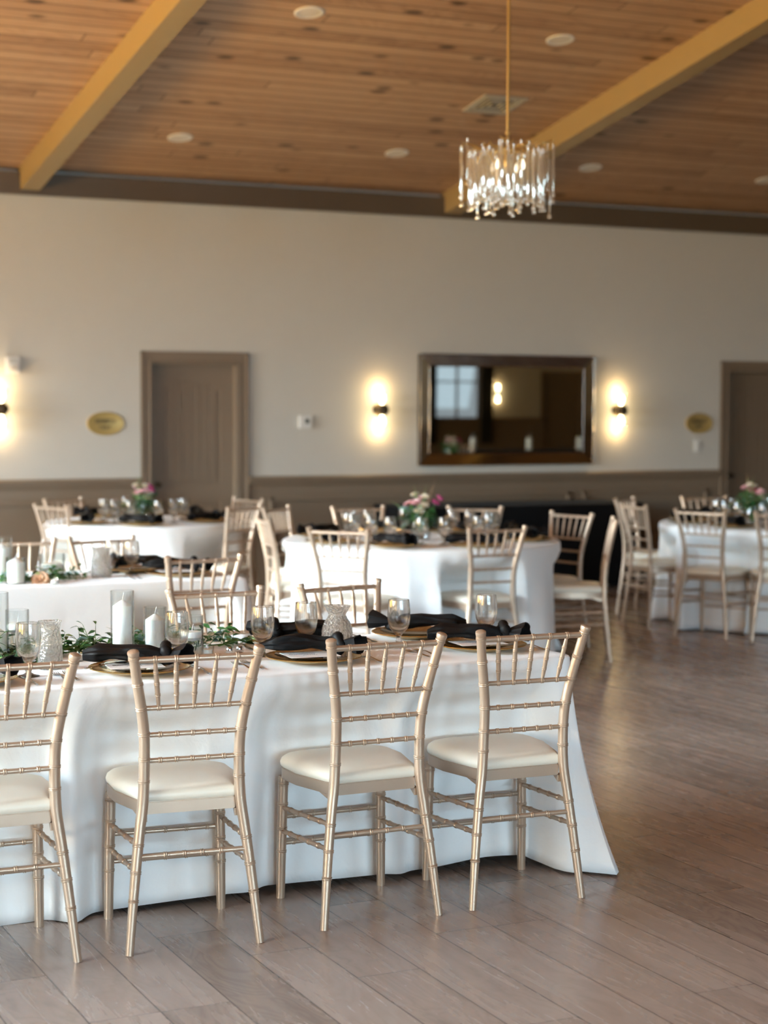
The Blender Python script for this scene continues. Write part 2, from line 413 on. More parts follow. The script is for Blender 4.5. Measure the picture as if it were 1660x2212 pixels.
for x in BACK_WIN[:3]: window('back', x, 1.9, WZ0, WZ1)
window('back', 21.0, 1.3, 0.95, 2.35)

# chair rail, wainscot board with raised panel mouldings, crown band, ceiling beams, skirting
def rail_run(x0, x1, y):
    """stepped chair-rail profile extruded along x, nose towards -y"""
    bm = B(); pr = [(0, .905), (.012, .905), (.016, .93), (.03, .945), (.034, .965), (.05, .975), (.052, 1.0), (.04, 1.012), (0, 1.015)]
    s = -1 if y > 0 else 1
    a = [bm.verts.new((x0, y+s*d, z)) for d, z in pr]; b = [bm.verts.new((x1, y+s*d, z)) for d, z in pr]
    bm.faces.new(a); bm.faces.new(b[::-1])
    for i in range(len(pr)): j = (i+1) % len(pr); bm.faces.new((a[i], a[j], b[j], b[i]))
    return bm
ti = 0
def trim(bm, m='trim', smooth=False):
    global ti; ti += 1
    return struct(link('trim_%d' % ti, bm, m, smooth=smooth))
spans = [(X0, 4.665), (5.64, 10.667), (11.65, X1)]
panels = [[(-2.9, .4), (.55, 4.52)], [(5.84, 8.925), (9.07, 10.52)], [(11.8, 15), (15.15, 19), (19.15, 23), (23.15, 26.8)]]
for (a, b), pn in zip(spans, panels):
    trim(rail_run(a, b, Y1))
    bm = B(); box(bm, a, b, Y1-.012, Y1, 0, .91); trim(bm)
    for (p0, p1) in pn:
        bm = B()
        for (x0, x1, z0, z1) in ((p0, p1, .79, .83), (p0, p1, .2, .24), (p0, p0+.04, .2, .83), (p1-.04, p1, .2, .83)):
            box(bm, x0, x1, Y1-.034, Y1-.010, z0, z1, .008)
        trim(bm)
    bm = B(); box(bm, a, b, Y1-.026, Y1, 0, .13, .004); struct(link('baseboard_far', bm, 'trim', smooth=False))
for (a, b) in ((X0, 23.42), (24.68, X1)):
    trim(rail_run(a, b, Y0)); bm = B(); box(bm, a, b, Y0, Y0+.012, 0, .91); trim(bm)
bm = B(); box(bm, X0, X0+.015, Y0, Y1, 0, .14, .004); struct(link('baseboard_left', bm, 'trim', smooth=False))
bm = B(); box(bm, X1-.015, X1, Y0, Y1, 0, .91); trim(bm)
bm = B(); box(bm, X0, X1, Y1-.09, Y1, 3.352, 3.53); trim(bm, 'crown')            # dark band along the top of the far wall
bm = B(); box(bm, X0, X1, Y0, Y0+.09, 3.352, 3.53); trim(bm)
for xb in (-0.275, 3.625, 7.525, 11.425, 15.325, 19.225, 23.125):       # sloping beams under the boards
    bm = B(); x0, x1 = xb, xb+.16
    for (ya, za, yb, zb) in ((Y1-.0, ZC, YR, zceil(YR)), (YR, zceil(YR), Y0, ZC)):
        vs = [bm.verts.new((x, y, z)) for x in (x0, x1) for (y, z) in ((ya, za-.19), (yb, zb-.19), (yb, zb+.02), (ya, za+.02))]
        for q in ((0, 1, 2, 3), (7, 6, 5, 4), (0, 4, 5, 1), (2, 6, 7, 3), (1, 5, 6, 2), (0, 3, 7, 4)): bm.faces.new([vs[i] for i in q])
    trim(bm, 'beam')

# doors in the far wall
def door(n, a, b, top=2.0, Y=Y1, s=1):
    """s=1: the room is on the -y side"""
    bm = B()
    def P(x0, x1, d0, d1, z0, z1, bv=.004): box(bm, x0, x1, *sorted((Y+s*d0, Y+s*d1)), z0, z1, bv)
    cw = .092
    for (x0, x1, z0, z1) in ((a-cw, a, 0, top+cw), (b, b+cw, 0, top+cw), (a, b, top, top+cw)):
        P(x0, x1, -.018, 0, z0, z1)
        # raised outer back-band and inner bead
    P(a-cw, a-cw+.025, -.03, 0, 0, top+cw); P(b+cw-.025, b+cw, -.03, 0, 0, top+cw); P(a-cw, b+cw, -.03, 0, top+cw-.025, top+cw)
    P(a-.014, a, -.025, 0, 0, top); P(b, b+.014, -.025, 0, 0, top); P(a-.014, b+.014, -.025, 0, top, top+.014)
    P(a-.001, a+.02, 0, .14, 0, top); P(b-.02, b+.001, 0, .14, 0, top); P(a, b, 0, .14, top-.02, top)
    root = struct(link('door_%d' % n, bm, 'trim', smooth=False))
    bm = B(); d0, d1 = .075, .115
    P(a+.02, b-.02, d0+.012, d1, 0.01, top-.02, 0)
    st = .115
    P(a+.02, a+.02+st, d0, d1, .01, top-.02, 0); P(b-.02-st, b-.02, d0, d1, .01, top-.02, 0)
    for (z0, z1) in ((.01, .22), (.80, .95), (top-.15, top-.02)): P(a+.02+st, b-.02-st, d0, d1, z0, z1, 0)
    x0, x1 = a+.02+st, b-.02-st                                  # curved head of the upper panel
    nseg = 12
    for k in range(nseg):
        u0, u1 = x0+(x1-x0)*k/nseg, x0+(x1-x0)*(k+1)/nseg; um = ((u0+u1)/2-x0)/(x1-x0)*2-1
        P(u0, u1, d0, d1, top-.15-.09*um*um, top-.149, 0)
    npl = 6                                                     # beaded planks inside the panel
    for k in range(npl):
        u0 = x0+.03+(x1-x0-.06)*k/npl; u1 = x0+.03+(x1-x0-.06)*(k+1)/npl-.008
        P(u0, u1, d0+.006, d1, .98, top-.19, .003)
        P(u0, u1, d0+.006, d1, .25, .77, .003)
    leaf = link('door_leaf', bm, 'trim', root, smooth=False)
    bm = B()
    lathe(bm, [(0, 0), (.026, 0), (.026, .006), (.01, .01), (.01, .035), (.022, .045), (.026, .06), (.018, .072), (0, .074)], 16)
    bmesh.ops.rotate(bm, verts=bm.verts, cent=(0, 0, 0), matrix=Matrix.Rotation(PI/2*s, 3, 'X'))
    bmesh.ops.translate(bm, verts=bm.verts, vec=(a+.08, Y+s*d0, .95)); link('door_knob', bm, 'dark_brass', root)
    return root
door(1, *DOORS[0]); door(2, *DOORS[1]); door(3, 23.5, 24.6, 2.1, Y0, -1)

# ---------------------------------------------------------------- things on the far wall
def wall_sconce():
    t = empty('wall_sconce', cat='wall lamp')
    bm = B(); lathe(bm, [(0, 0), (.055, 0), (.055, .012), (.035, .02), (.024, .05), (.026, .06), (.044, .075), (.054, .10), (.050, .13), (.03, .148), (0, .152)], 20)
    bmesh.ops.rotate(bm, verts=bm.verts, cent=(0, 0, 0), matrix=Matrix.Rotation(PI/2, 3, 'X')); link('back_plate', bm, 'dark_brass', t)
    for s in (1, -1):
        bm = B(); lathe(bm, [(0, s*.045), (.012, s*.05), (.016, s*.065), (.026, s*.095), (.028, s*.115), (.018, s*.138), (0, s*.145)], 16, (0, -.085, 0))
        link('bulb', bm, 'bulb', t)
        bm = B()                                                 # fluted glass shade, open at the end
        lathe(bm, [(.03, s*.02), (.036, s*.05), (.05, s*.12), (.062, s*.165), (.058, s*.165), (.046, s*.12), (.032, s*.05), (.027, s*.02)], 32, (0, -.085, 0),
              lambda a, z: 1+.06*math.cos(8*a))
        link('glass_shade', bm, 'thin_glass', t)
        l = bpy.data.lights.new('sconce_light', 'POINT'); l.energy = 1.15; l.color = (1.0, .66, .30); l.shadow_soft_size = .03
        lo = bpy.data.objects.new('sconce_light', l); COL.objects.link(lo); lo.parent = t; lo.location = (0, -.085, s*.18)
    return Proto(t)
SC = wall_sconce()
for x, lb in ((6.900, 'lit wall sconce left of the large mirror'), (9.447, 'lit wall sconce right of the large mirror'), (3.455, 'lit wall sconce cut off by the left edge, below the alarm box')):
    SC.put((x, Y1, 1.60), 0, lb, 'lit sconces on the far wall')
SC.put((22.1, Y0, 1.62), PI, 'lit wall sconce on the opposite wall, seen in the mirror')
SC.put((19.2, Y0, 1.62), PI, 'added lit sconce, out of view, brightening the opposite wall left of the curtained window')  # unseen extra sconce, added to brighten the mirrored wall
SC.put((25.9, Y0, 1.62), PI, 'added lit sconce, out of view, brightening the opposite wall beyond the exit door')  # likewise added out of view for its warm light

t = empty('wall_mirror', (8.23, Y1-.02, 1.6), 0, 'wide rectangular mirror between the two sconces on the far wall', 'mirror')
t.rotation_euler = (math.radians(0.40), 0, 0)
hw, hh, fwid = .93, .508, .105
bm = B(); box(bm, -hw, hw, -.002, .016, -hh, hh); [box(bm, *q) for q in ((-hw, hw, -.03, 0, hh-.01, hh), (-hw, hw, -.03, 0, -hh, -hh+.01), (-hw, -hw+.01, -.03, 0, -hh, hh), (hw-.01, hw, -.03, 0, -hh, hh))]; link('backing', bm, 'dark_brass', t, smooth=False)
bm = B(); box(bm, -hw+fwid-.02, hw-fwid+.02, -.012, -.002, -hh+fwid-.02, hh-fwid+.02); link('mirror_glass', bm, 'mirror', t, smooth=False)
def strip(p, q, r, s_):
    bm = B(); a = [bm.verts.new(c) for c in (p, q, r, s_)]; b = [bm.verts.new((c[0], c[1]+.01, c[2])) for c in (p, q, r, s_)]
    bm.faces.new(a); bm.faces.new(b[::-1])
    for i in range(4): j = (i+1) % 4; bm.faces.new((a[i], a[j], b[j], b[i]))
    link('frame_strip', bm, 'bevel', t, smooth=False)
o_, i_ = (-.034), (-.014)
ix, iz = hw-fwid, hh-fwid
strip((-hw, o_, hh), (hw, o_, hh), (ix, i_, iz), (-ix, i_, iz)); strip((-hw, o_, -hh), (hw, o_, -hh), (ix, i_, -iz), (-ix, i_, -iz))
strip((-hw, o_, -hh), (-hw, o_, hh), (-ix, i_, iz), (-ix, i_, -iz)); strip((hw, o_, -hh), (hw, o_, hh), (ix, i_, iz), (ix, i_, -iz))
bm = B()
for (a, b) in (((-hw, hh), (hw, hh)), ((-hw, -hh), (hw, -hh)), ((-hw, -hh), (-hw, hh)), ((hw, -hh), (hw, hh)),
               ((-ix, iz), (ix, iz)), ((-ix, -iz), (ix, -iz)), ((-ix, -iz), (-ix, iz)), ((ix, -iz), (ix, iz))):
    y = -.034 if abs(a[0]) == hw or abs(a[1]) == hh else -.014
    n = max(4, int((Vector(a)-Vector(b)).length/.02)); pts = [(a[0]+(b[0]-a[0])*k/n, y, a[1]+(b[1]-a[1])*k/n) for k in range(n+1)]
    tube(bm, pts, [.0065 if k % 2 else .0045 for k in range(n+1)], 6)
link('bead_edge', bm, 'steel', t)

def oval_sign(x, z, lb):
    t = empty('oval_sign', (x, Y1, z), 0, lb, 'sign')
    bm = B(); rows = []
    for (k, d) in ((1, 0), (1, .008), (.96, .012), (.90, .009), (0.0, .009)):
        if k == 0: rows.append([bm.verts.new((0, -d, 0))])
        else: rows.append([bm.verts.new((.163*k*math.cos(2*PI*i/40), -d, .1*k*math.sin(2*PI*i/40))) for i in range(40)])
    for a, b in zip(rows, rows[1:]):
        for i in range(40):
            j = (i+1) % 40
            bm.faces.new((a[i], a[j], b[0]) if len(b) == 1 else (a[i], a[j], b[j], b[i]))
    link('plate', bm, 'sign', t)
    rr = random.Random(3); bm = B()                              # two rows of engraved strokes, too blurred in the photo to read
    for row, (xa, xb, zz, hh_) in enumerate(((-.088, .072, .018, .036), (-.055, .045, -.032, .030))):
        xx = xa
        while xx < xb:
            w = rr.choice((.010, .014, .018))
            box(bm, xx, xx+.0045, -.0125, -.008, zz-hh_/2, zz+hh_/2)
            if rr.random() < .75: box(bm, xx, xx+w, -.0125, -.008, zz+hh_/2-.005, zz+hh_/2)
            if rr.random() < .6: box(bm, xx, xx+w, -.0125, -.008, zz-.003, zz+.002)
            if rr.random() < .5: box(bm, xx+w-.004, xx+w, -.0125, -.008, zz-hh_/2, zz+hh_/2)
            xx += w+.006
    link('engraving', bm, 'sign_dark', t, smooth=False)
oval_sign(4.356, 1.478, 'oval gold plaque left of the brown door on the left')
oval_sign(10.415, 1.474, 'oval gold plaque above the light switch beside the right door')

t = empty('thermostat', (6.18, Y1, 1.49), 0, 'small white square thermostat right of the left door', 'thermostat')
bm = B(); box(bm, -.062, .062, -.028, 0, -.058, .058, .008); link('housing', bm, 'white_plastic', t, smooth=False)
bm = B(); box(bm, -.005, .03, -.0295, -.027, -.012, .028, .001); link('screen', bm, 'dark_screen', t, smooth=False)
t = empty('light_switch', (10.394, Y1, 1.255), 0, 'white light switch plate under the right oval plaque', 'light switch')
bm = B(); box(bm, -.036, .036, -.008, 0, -.06, .06, .003); link('switch_plate', bm, 'white_plastic', t, smooth=False)
bm = B(); box(bm, -.016, .016, -.013, -.006, -.032, .032, .002); link('rocker', bm, 'white_plastic', t, smooth=False)
t = empty('alarm_strobe', (3.566, Y1, 1.958), 0, 'white box-shaped alarm high on the wall at the left edge', 'alarm')
bm = B(); box(bm, -.058, .058, -.05, 0, -.07, .07, .012); link('housing', bm, 'white_plastic', t, smooth=False)
bm = B(); box(bm, -.03, .03, -.068, -.048, -.045, .0, .006); link('strobe_lens', bm, 'lens', t, smooth=False)
bm = B(); [box(bm, -.035, .035, -.054, -.048, z, z+.006) for z in (.02, .032, .044)]; link('speaker_grille', bm, 'vent', t, smooth=False)

# seen only in the mirror: exit sign and curtain rod with curtains on the opposite wall
t = empty('exit_sign', (24.3, Y0, 2.42), 0, 'red lit exit sign over the door seen in the mirror', 'sign')
bm = B(); box(bm, -.19, .19, 0, .05, -.09, .09, .005); link('housing', bm, 'black_plastic', t, smooth=False)
bm = B()
def strokes(bm, ss, ox, w=.05, h=.10, th=.013, yy=.052):
    for (x0, z0, x1, z1) in ss:
        a = Vector((ox-x0*w, yy, (z0-.5)*h)); b = Vector((ox-x1*w, yy, (z1-.5)*h)); tube(bm, [a, b], [th/2, th/2], 6)
strokes(bm, ((0, 0, 0, 1), (0, 1, 1, 1), (0, .5, .8, .5), (0, 0, 1, 0)), .15)
strokes(bm, ((0, 0, 1, 1), (0, 1, 1, 0)), .065); strokes(bm, ((.5, 0, .5, 1),), -.01); strokes(bm, ((0, 1, 1, 1), (.5, 0, .5, 1)), -.085)
link('letters', bm, 'exit_red', t, smooth=False)
t = empty('curtain', (21.0, Y0+.12, 0), 0, 'dark curtain with valance around the window seen in the mirror', 'curtain')
bm = B(); tube(bm, [(-1.1, 0, 2.55), (1.1, 0, 2.55)], [.014, .014], 10); link('curtain_rod', bm, 'dark_brass', t)
for xa, xb in ((-.98, -.66), (.60, .95)):
    bm = B(); n = 40; r1 = []; r2 = []
    for k in range(n+1):
        x = xa+(xb-xa)*k/n; y = .03*math.sin(k*1.1); r1.append(bm.verts.new((x, y, 2.5))); r2.append(bm.verts.new((x, y*1.3, .35)))
    for k in range(n): bm.faces.new((r1[k], r1[k+1], r2[k+1], r2[k]))
    o = link('curtain_panel', bm, 'curtain', t); md = o.modifiers.new('solidify', 'SOLIDIFY'); md.thickness = .004
bm = B(); box(bm, -1.0, 1.0, -.05, .06, 2.33, 2.54, .02); link('valance', bm, 'curtain', t, smooth=False)

# ---------------------------------------------------------------- ceiling fittings
tilt = math.atan(SL)
def downlight():
    t = empty('recessed_light', cat='ceiling light')
    bm = B(); lathe(bm, [(.078, -.001), (.10, -.001), (.10, -.006), (.085, -.010), (.076, -.006)], 32); link('trim_ring', bm, 'white_plastic', t)
    bm = B(); lathe(bm, [(0, -.004), (.05, -.0045), (.077, -.003), (.077, .0)], 32); link('lens', bm, 'lens', t)
    return Proto(t)
DL = downlight()
for x, y, lb in ((4.665, 10.95, 'round recessed ceiling light off, nearest the top edge'), (6.59, 10.96, 'round recessed ceiling light off, upper right of the chandelier rod'),
                 (4.665, 13.55, 'round recessed ceiling light off, leftmost in the far row'), (6.57, 13.55, 'round recessed ceiling light off, just left of the chandelier'),
                 (8.484, 13.57, 'round recessed ceiling light off, right of the chandelier beyond the beam'), (10.40, 13.57, 'round recessed ceiling light off, at the right edge of the far row')):
    o = DL.put((x, y, zceil(y)), 0, lb, 'recessed lights in the board ceiling'); o.rotation_euler = (-tilt, 0, 0)
t = empty('ceiling_vent', (6.80, 12.28, zceil(12.28)), 0, 'square metal air vent in the board ceiling behind the chandelier rod', 'air vent'); t.rotation_euler = (-tilt, 0, 0)
bm = B()
for (x0, x1, y0, y1) in ((-.19, .19, -.19, -.155), (-.19, .19, .155, .19), (-.19, -.155, -.155, .155), (.155, .19, -.155, .155)): box(bm, x0, x1, y0, y1, -.012, 0, .003)
link('frame', bm, 'vent', t, smooth=False)
bm = B(); box(bm, -.155, .155, -.155, .155, -.0015, 0); link('duct_shade', bm, 'black_plastic', t, smooth=False)  # black sheet behind the louvres paints in the shade of the opening
bm = B()                                                         # four-way louvres
for k in range(1, 4):
    a = .155*k/3.6
    for s in (1, -1):
        tube(bm, [(-a, s*a, -.006), (a, s*a, -.006)], [.0065]*2, 4); tube(bm, [(s*a, -a, -.006), (s*a, a, -.006)], [.0065]*2, 4)
link('louvres', bm, 'vent', t, smooth=False)

def chandelier():
    t = empty('chandelier', (4.965, 8.815, 0), 0, 'brass branch chandelier hung with clear crystal rods', 'chandelier')
    rr = random.Random(11)
    zt = zceil(8.815)
    bm = B(); tube(bm, [(0, 0, 3.10), (0, 0, zt-.03)], [.0085]*2, 12)
    for z in (3.12, 3.16): lathe(bm, [(.0085, z-.012), (.014, z-.006), (.014, z+.006), (.0085, z+.012)], 12)
    link('rod', bm, 'brass', t)
    bm = B(); lathe(bm, [(0, zt+.02), (.06, zt+.02), (.06, zt-.02), (.02, zt-.04), (0, zt-.04)], 20); link('canopy', bm, 'brass', t)
    bm = B(); lathe(bm, [(0, 3.10), (.03, 3.095), (.04, 3.075), (.03, 3.055), (.018, 3.04), (.022, 3.0), (.012, 2.96), (0, 2.94)], 20); link('hub', bm, 'brass', t)
    drops = []
    nb = 8
    for k in range(nb):
        a = 2*PI*k/nb + .2; lift = (.045 if k % 2 else -.015); R = .245 if k % 2 == 0 else .225
        bm = B(); pts = []; rad = []
        for i in range(13):
            s = i/12; r = .03 + (R-.03)*s; z = 3.06 + .035*math.sin(s*PI*1.1)*(1 if k % 2 == 0 else -.3) + lift*s + rr.uniform(-.004, .004)
            aa = a + .12*math.sin(s*5+k); pts.append((r*math.cos(aa), r*math.sin(aa), z)); rad.append(.0065-.003*s)
        tube(bm, pts, rad, 8)
        for (i, da) in ((5, .35), (8, -.38), (8, .3), (11, .22), (11, -.22)):      # twigs with leaf tips
            p = Vector(pts[i]); q = p + Vector((math.cos(a+da*2), math.sin(a+da*2), .25))*.055
            tube(bm, [p, (p+q)/2+Vector((0, 0, -.004)), q], [.003, .006, .0012], 6, flat=[(1, 1), (1, .5), (1, .5)])
            drops.append((q.x, q.y, min(p.z, q.z)-.004))
        for i in (4, 7, 9, 12): drops.append((pts[i][0], pts[i][1], pts[i][2]+(.035 if (i+k) % 5 == 0 else -.006)))
        link('branch', bm, 'brass', t)
        bm = B()                                                 # curled tendril under each branch
        c0 = Vector(pts[3]); tube(bm, [c0+Vector((math.cos(a)*.035*math.sin(u*PI), math.sin(a)*.035*math.sin(u*PI), -.09*u)) for u in [i/10 for i in range(11)]], [.003]*11, 6)
        link('tendril', bm, 'brass', t)
    for k in range(10):
        a = 2*PI*k/10; drops.append((.075*math.cos(a), .075*math.sin(a), 3.04))
    def drop_mesh(L):
        bm = B(); lathe(bm, [(0, 0), (.0045, -.003), (.0065, -.012), (.0065, -L+.045), (.0035, -L+.034), (.0035, -L+.03), (.010, -L+.018), (.0125, -L+.008), (.010, -L+.001), (0, -L)], 8)
        return bm
    protos = []
    for i, (x, y, z) in enumerate(drops):
        rad = math.hypot(x, y); li = i % 3
        L = (.30, .34, .27)[li]
        zb = 2.69 + (0.0 if rad > .16 else -.03) + rr.uniform(-.012, .03)
        if len(protos) < 3: protos.append(link('crystal_drop', drop_mesh((.30, .34, .27)[len(protos)]), 'crystal', t)); o = protos[-1]
        else: o = protos[li].copy(); COL.objects.link(o); o.parent = t
        o.location = (x, y, z); 
    for k in range(4):
        a = PI/2*k+.5; x, y = .10*math.cos(a), .10*math.sin(a)
        bm = B(); lathe(bm, [(0, 2.86), (.013, 2.86), (.013, 2.95), (0, 2.95)], 12, (x, y, 0)); link('candle_sleeve', bm, 'wax', t)
        bm = B(); lathe(bm, [(0, 2.95), (.008, 2.955), (.013, 2.975), (.006, 3.0), (0, 3.012)], 12, (x, y, 0)); link('bulb', bm, 'dim_bulb', t)
chandelier()

# ---------------------------------------------------------------- chiavari chair
def bamboo(bm, pts, rad, rings, seg=12, bead=.0022, gap=.0055, bw=.0022):
    """pts: list of points; rings: arc fractions that carry a pair of turned beads"""
    P = [Vector(p) for p in pts]; cum = [0]
    for a, b in zip(P, P[1:]): cum.append(cum[-1]+(b-a).length)
    Lt = cum[-1]
    def at(s):
        for i in range(len(P)-1):
            if s <= cum[i+1] or i == len(P)-2:
                t = (s-cum[i])/(cum[i+1]-cum[i]); return P[i].lerp(P[i+1], t), rad[i]+(rad[i+1]-rad[i])*t
    st = {0.0: 0, Lt: 0}
    for c in cum: st[c] = 0
    for f in rings:
        for s0 in (f*Lt-gap/2, f*Lt+gap/2):
            for d, h in ((-bw*1.2, 0), (-bw*.6, bead*.8), (0, bead), (bw*.6, bead*.8), (bw*1.2, 0)):
                if 0 < s0+d < Lt: st[s0+d] = h
    ks = sorted(st); out = []; rr = []
    last = -1
    for k in ks:
        if k-last < 1e-5: continue
        last = k; p, r = at(k); out.append(p); rr.append(r+st[k])
    tube(bm, out, rr, seg)
PW = [(0, .2015), (.2, .181), (.35, .163), (.45, .150), (.58, .146), (.66, .149), (.735, .160), (.82, .176), (.915, .193)]
PY = [(0, .0), (.2, .020), (.35, .034), (.45, .040), (.58, .036), (.66, .026), (.735, .012), (.82, -.006), (.915, -.030)]
PR = [(0, .0125), (.25, .0155), (.45, .0168), (.7, .0165), (.885, .0150)]
def post(z, s): return Vector((s*spline(PW, z), spline(PY, z), z))
def outline(sc=1.0, n=9):
    """seat outline: narrower at the back, rounded front corners; returns (x, y)"""
    pts = []; xb, xf, yb, yf = .136*sc, .196, .048, .425
    cx, cy = 0, .24
    base = [(-xb, yb), (xb, yb)]
    base += [(xb+.022, yb+.045)]
    rad = .075
    base += [(xf, yb+.20)]
    for k in range(n+1):
        a = PI/2*k/n; base.append((xf-rad+rad*math.cos(a), yf-rad+rad*math.sin(a)))
    left = [(-x, y) for (x, y) in base[2:]][::-1]
    return base+left
def prism(bm, pts, z0, z1, inner=None, bev=0):
    a = [bm.verts.new((x, y, z0)) for x, y in pts]; b = [bm.verts.new((x, y, z1)) for x, y in pts]; n = len(pts)
    for i in range(n): j = (i+1) % n; bm.faces.new((a[i], a[j], b[j], b[i]))
    f1 = bm.faces.new(a[::-1]); f2 = bm.faces.new(b)
    return a, b
def make_chair():
    t = empty('chiavari_chair', cat='chair')
    # cushion: inset, domed top, piped lower edge
    ol = outline(); c = Vector((0, .25)); bm = B(); rows = []
    for (k, z) in ((.985, .446), (1.012, .452), (1.02, .462), (1.00, .474), (.94, .484), (.84, .490), (.68, .4945), (.48, .4965), (.25, .498)):
        rows.append([bm.verts.new((c.x+(x-c.x)*k, c.y+(y-c.y)*k, z)) for x, y in ol])
    n = len(ol)
    for a, b in zip(rows, rows[1:]):
        for i in range(n): j = (i+1) % n; bm.faces.new((a[i], a[j], b[j], b[i]))
    bm.faces.new(rows[-1]); bm.faces.new(rows[0][::-1])
    link('seat_cushion', bm, 'vinyl', t)
    bm = B(); a, b = prism(bm, ol, .408, .446)
    bmesh.ops.bevel(bm, geom=[e for e in bm.edges if abs(e.verts[0].co.z-e.verts[1].co.z) < 1e-6], offset=.003, segments=2, affect='EDGES')
    for s in (1, -1):                                            # corner brackets at the rear
        vs = [bm.verts.new((s*x, y, z)) for x, y, z in ((.150, .05, .408), (.150, .05, .385), (.163, .13, .408), (.135, .05, .408), (.135, .05, .385), (.148, .13, .408))]
        for q in ((0, 1, 2), (3, 5, 4), (0, 3, 4, 1), (1, 4, 5, 2)): bm.faces.new([vs[i] for i in q])
    link('seat_frame', bm, 'chair', t)
    for s in (-1, 1):
        zs = [.915*k/40 for k in range(40)]; zs = [z for z in zs if z < .885]+[.885]
        pts = [post(z, s) for z in zs]; rad = [interp(PR, z) for z in zs]
        bm = B(); bamboo(bm, pts, rad, [z/.885 for z in (.157, .24, .32, .508, .574, .652, .732, .808)], 14, .0022, .0058)
        top = post(.885, s); d = (post(.915, s)-post(.88, s)).normalized()
        cap = [(.0, .0150), (.001, .0176), (.004, .0176), (.005, .0152), (.007, .0152), (.008, .0170), (.010, .0170), (.011, .0150), (.015, .0165), (.022, .0178), (.028, .0170), (.031, .0125), (.0315, .004)]
        tube(bm, [top+d*h for h, r in cap], [r for h, r in cap], 14)
        link('back_post', bm, 'chair', t)
        bm = B(); x = s*.1845
        bamboo(bm, [(x, .402, 0), (x*.985, .398, .2), (x*.96, .392, .41)], [.0145, .0165, .0165], [.157/.41, .236/.41, .317/.41, .385/.41], 14, .0020)
        link('leg', bm, 'chair', t)
    rf = [.165, .335, .5, .665, .835]
    def rail(z, name, r, bow=0.0):
        a, b = post(z, -1), post(z, 1); bm = B(); n = 8
        pts = [a.lerp(b, k/n)+Vector((0, -bow*math.sin(PI*k/n), 0)) for k in range(n+1)]
        bamboo(bm, pts, [r]*(n+1), rf, 12, .0020, .0062); link(name, bm, 'chair', t)
    rail(.884, 'top_rail', .0098); 
    for z in (.735, .652, .573): rail(z, 'back_rail', .0076)
    for f in rf:
        a = post(.884, -1).lerp(post(.884, 1), f); b = post(.735, -1).lerp(post(.735, 1), f)
        bm = B(); n = 10; pts = [b.lerp(a, k/n) for k in range(n+1)]
        rad = [.0045+.0032*math.sin(PI*min(max(k/n, 0), 1))**.7 for k in range(n+1)]
        bamboo(bm, pts, rad, [.27, .5, .73], 10, .0014, .005); link('spindle', bm, 'chair', t)
    def stretch(a, b, rings):
        bm = B(); bamboo(bm, [a, b], [.0078, .0078], rings, 10, .0020, .0062); link('stretcher', bm, 'chair', t)
    fl = lambda z, s: Vector((s*(.1845-.015*z), .400, z))
    stretch(fl(.272, -1), fl(.272, 1), [.12, .31, .5, .69, .88]); stretch(fl(.184, -1), fl(.184, 1), [.12, .31, .5, .69, .88])
    stretch(post(.287, -1), post(.287, 1), [.25, .42, .58, .75])
    for s in (-1, 1):
        stretch(fl(.305, s), post(.322, s), [.2, .4, .6, .8]); stretch(fl(.226, s), post(.246, s), [.2, .4, .6, .8])
    return Proto(t)
CH = make_chair()
R = math.radians
GR = {'A': 'gold chairs at the front long table', 'B': 'gold chairs at the rear long table', 'C': 'gold chairs around the left round table',
      'D': 'gold chairs around the centre round table', 'E': 'gold chairs around the right round table'}
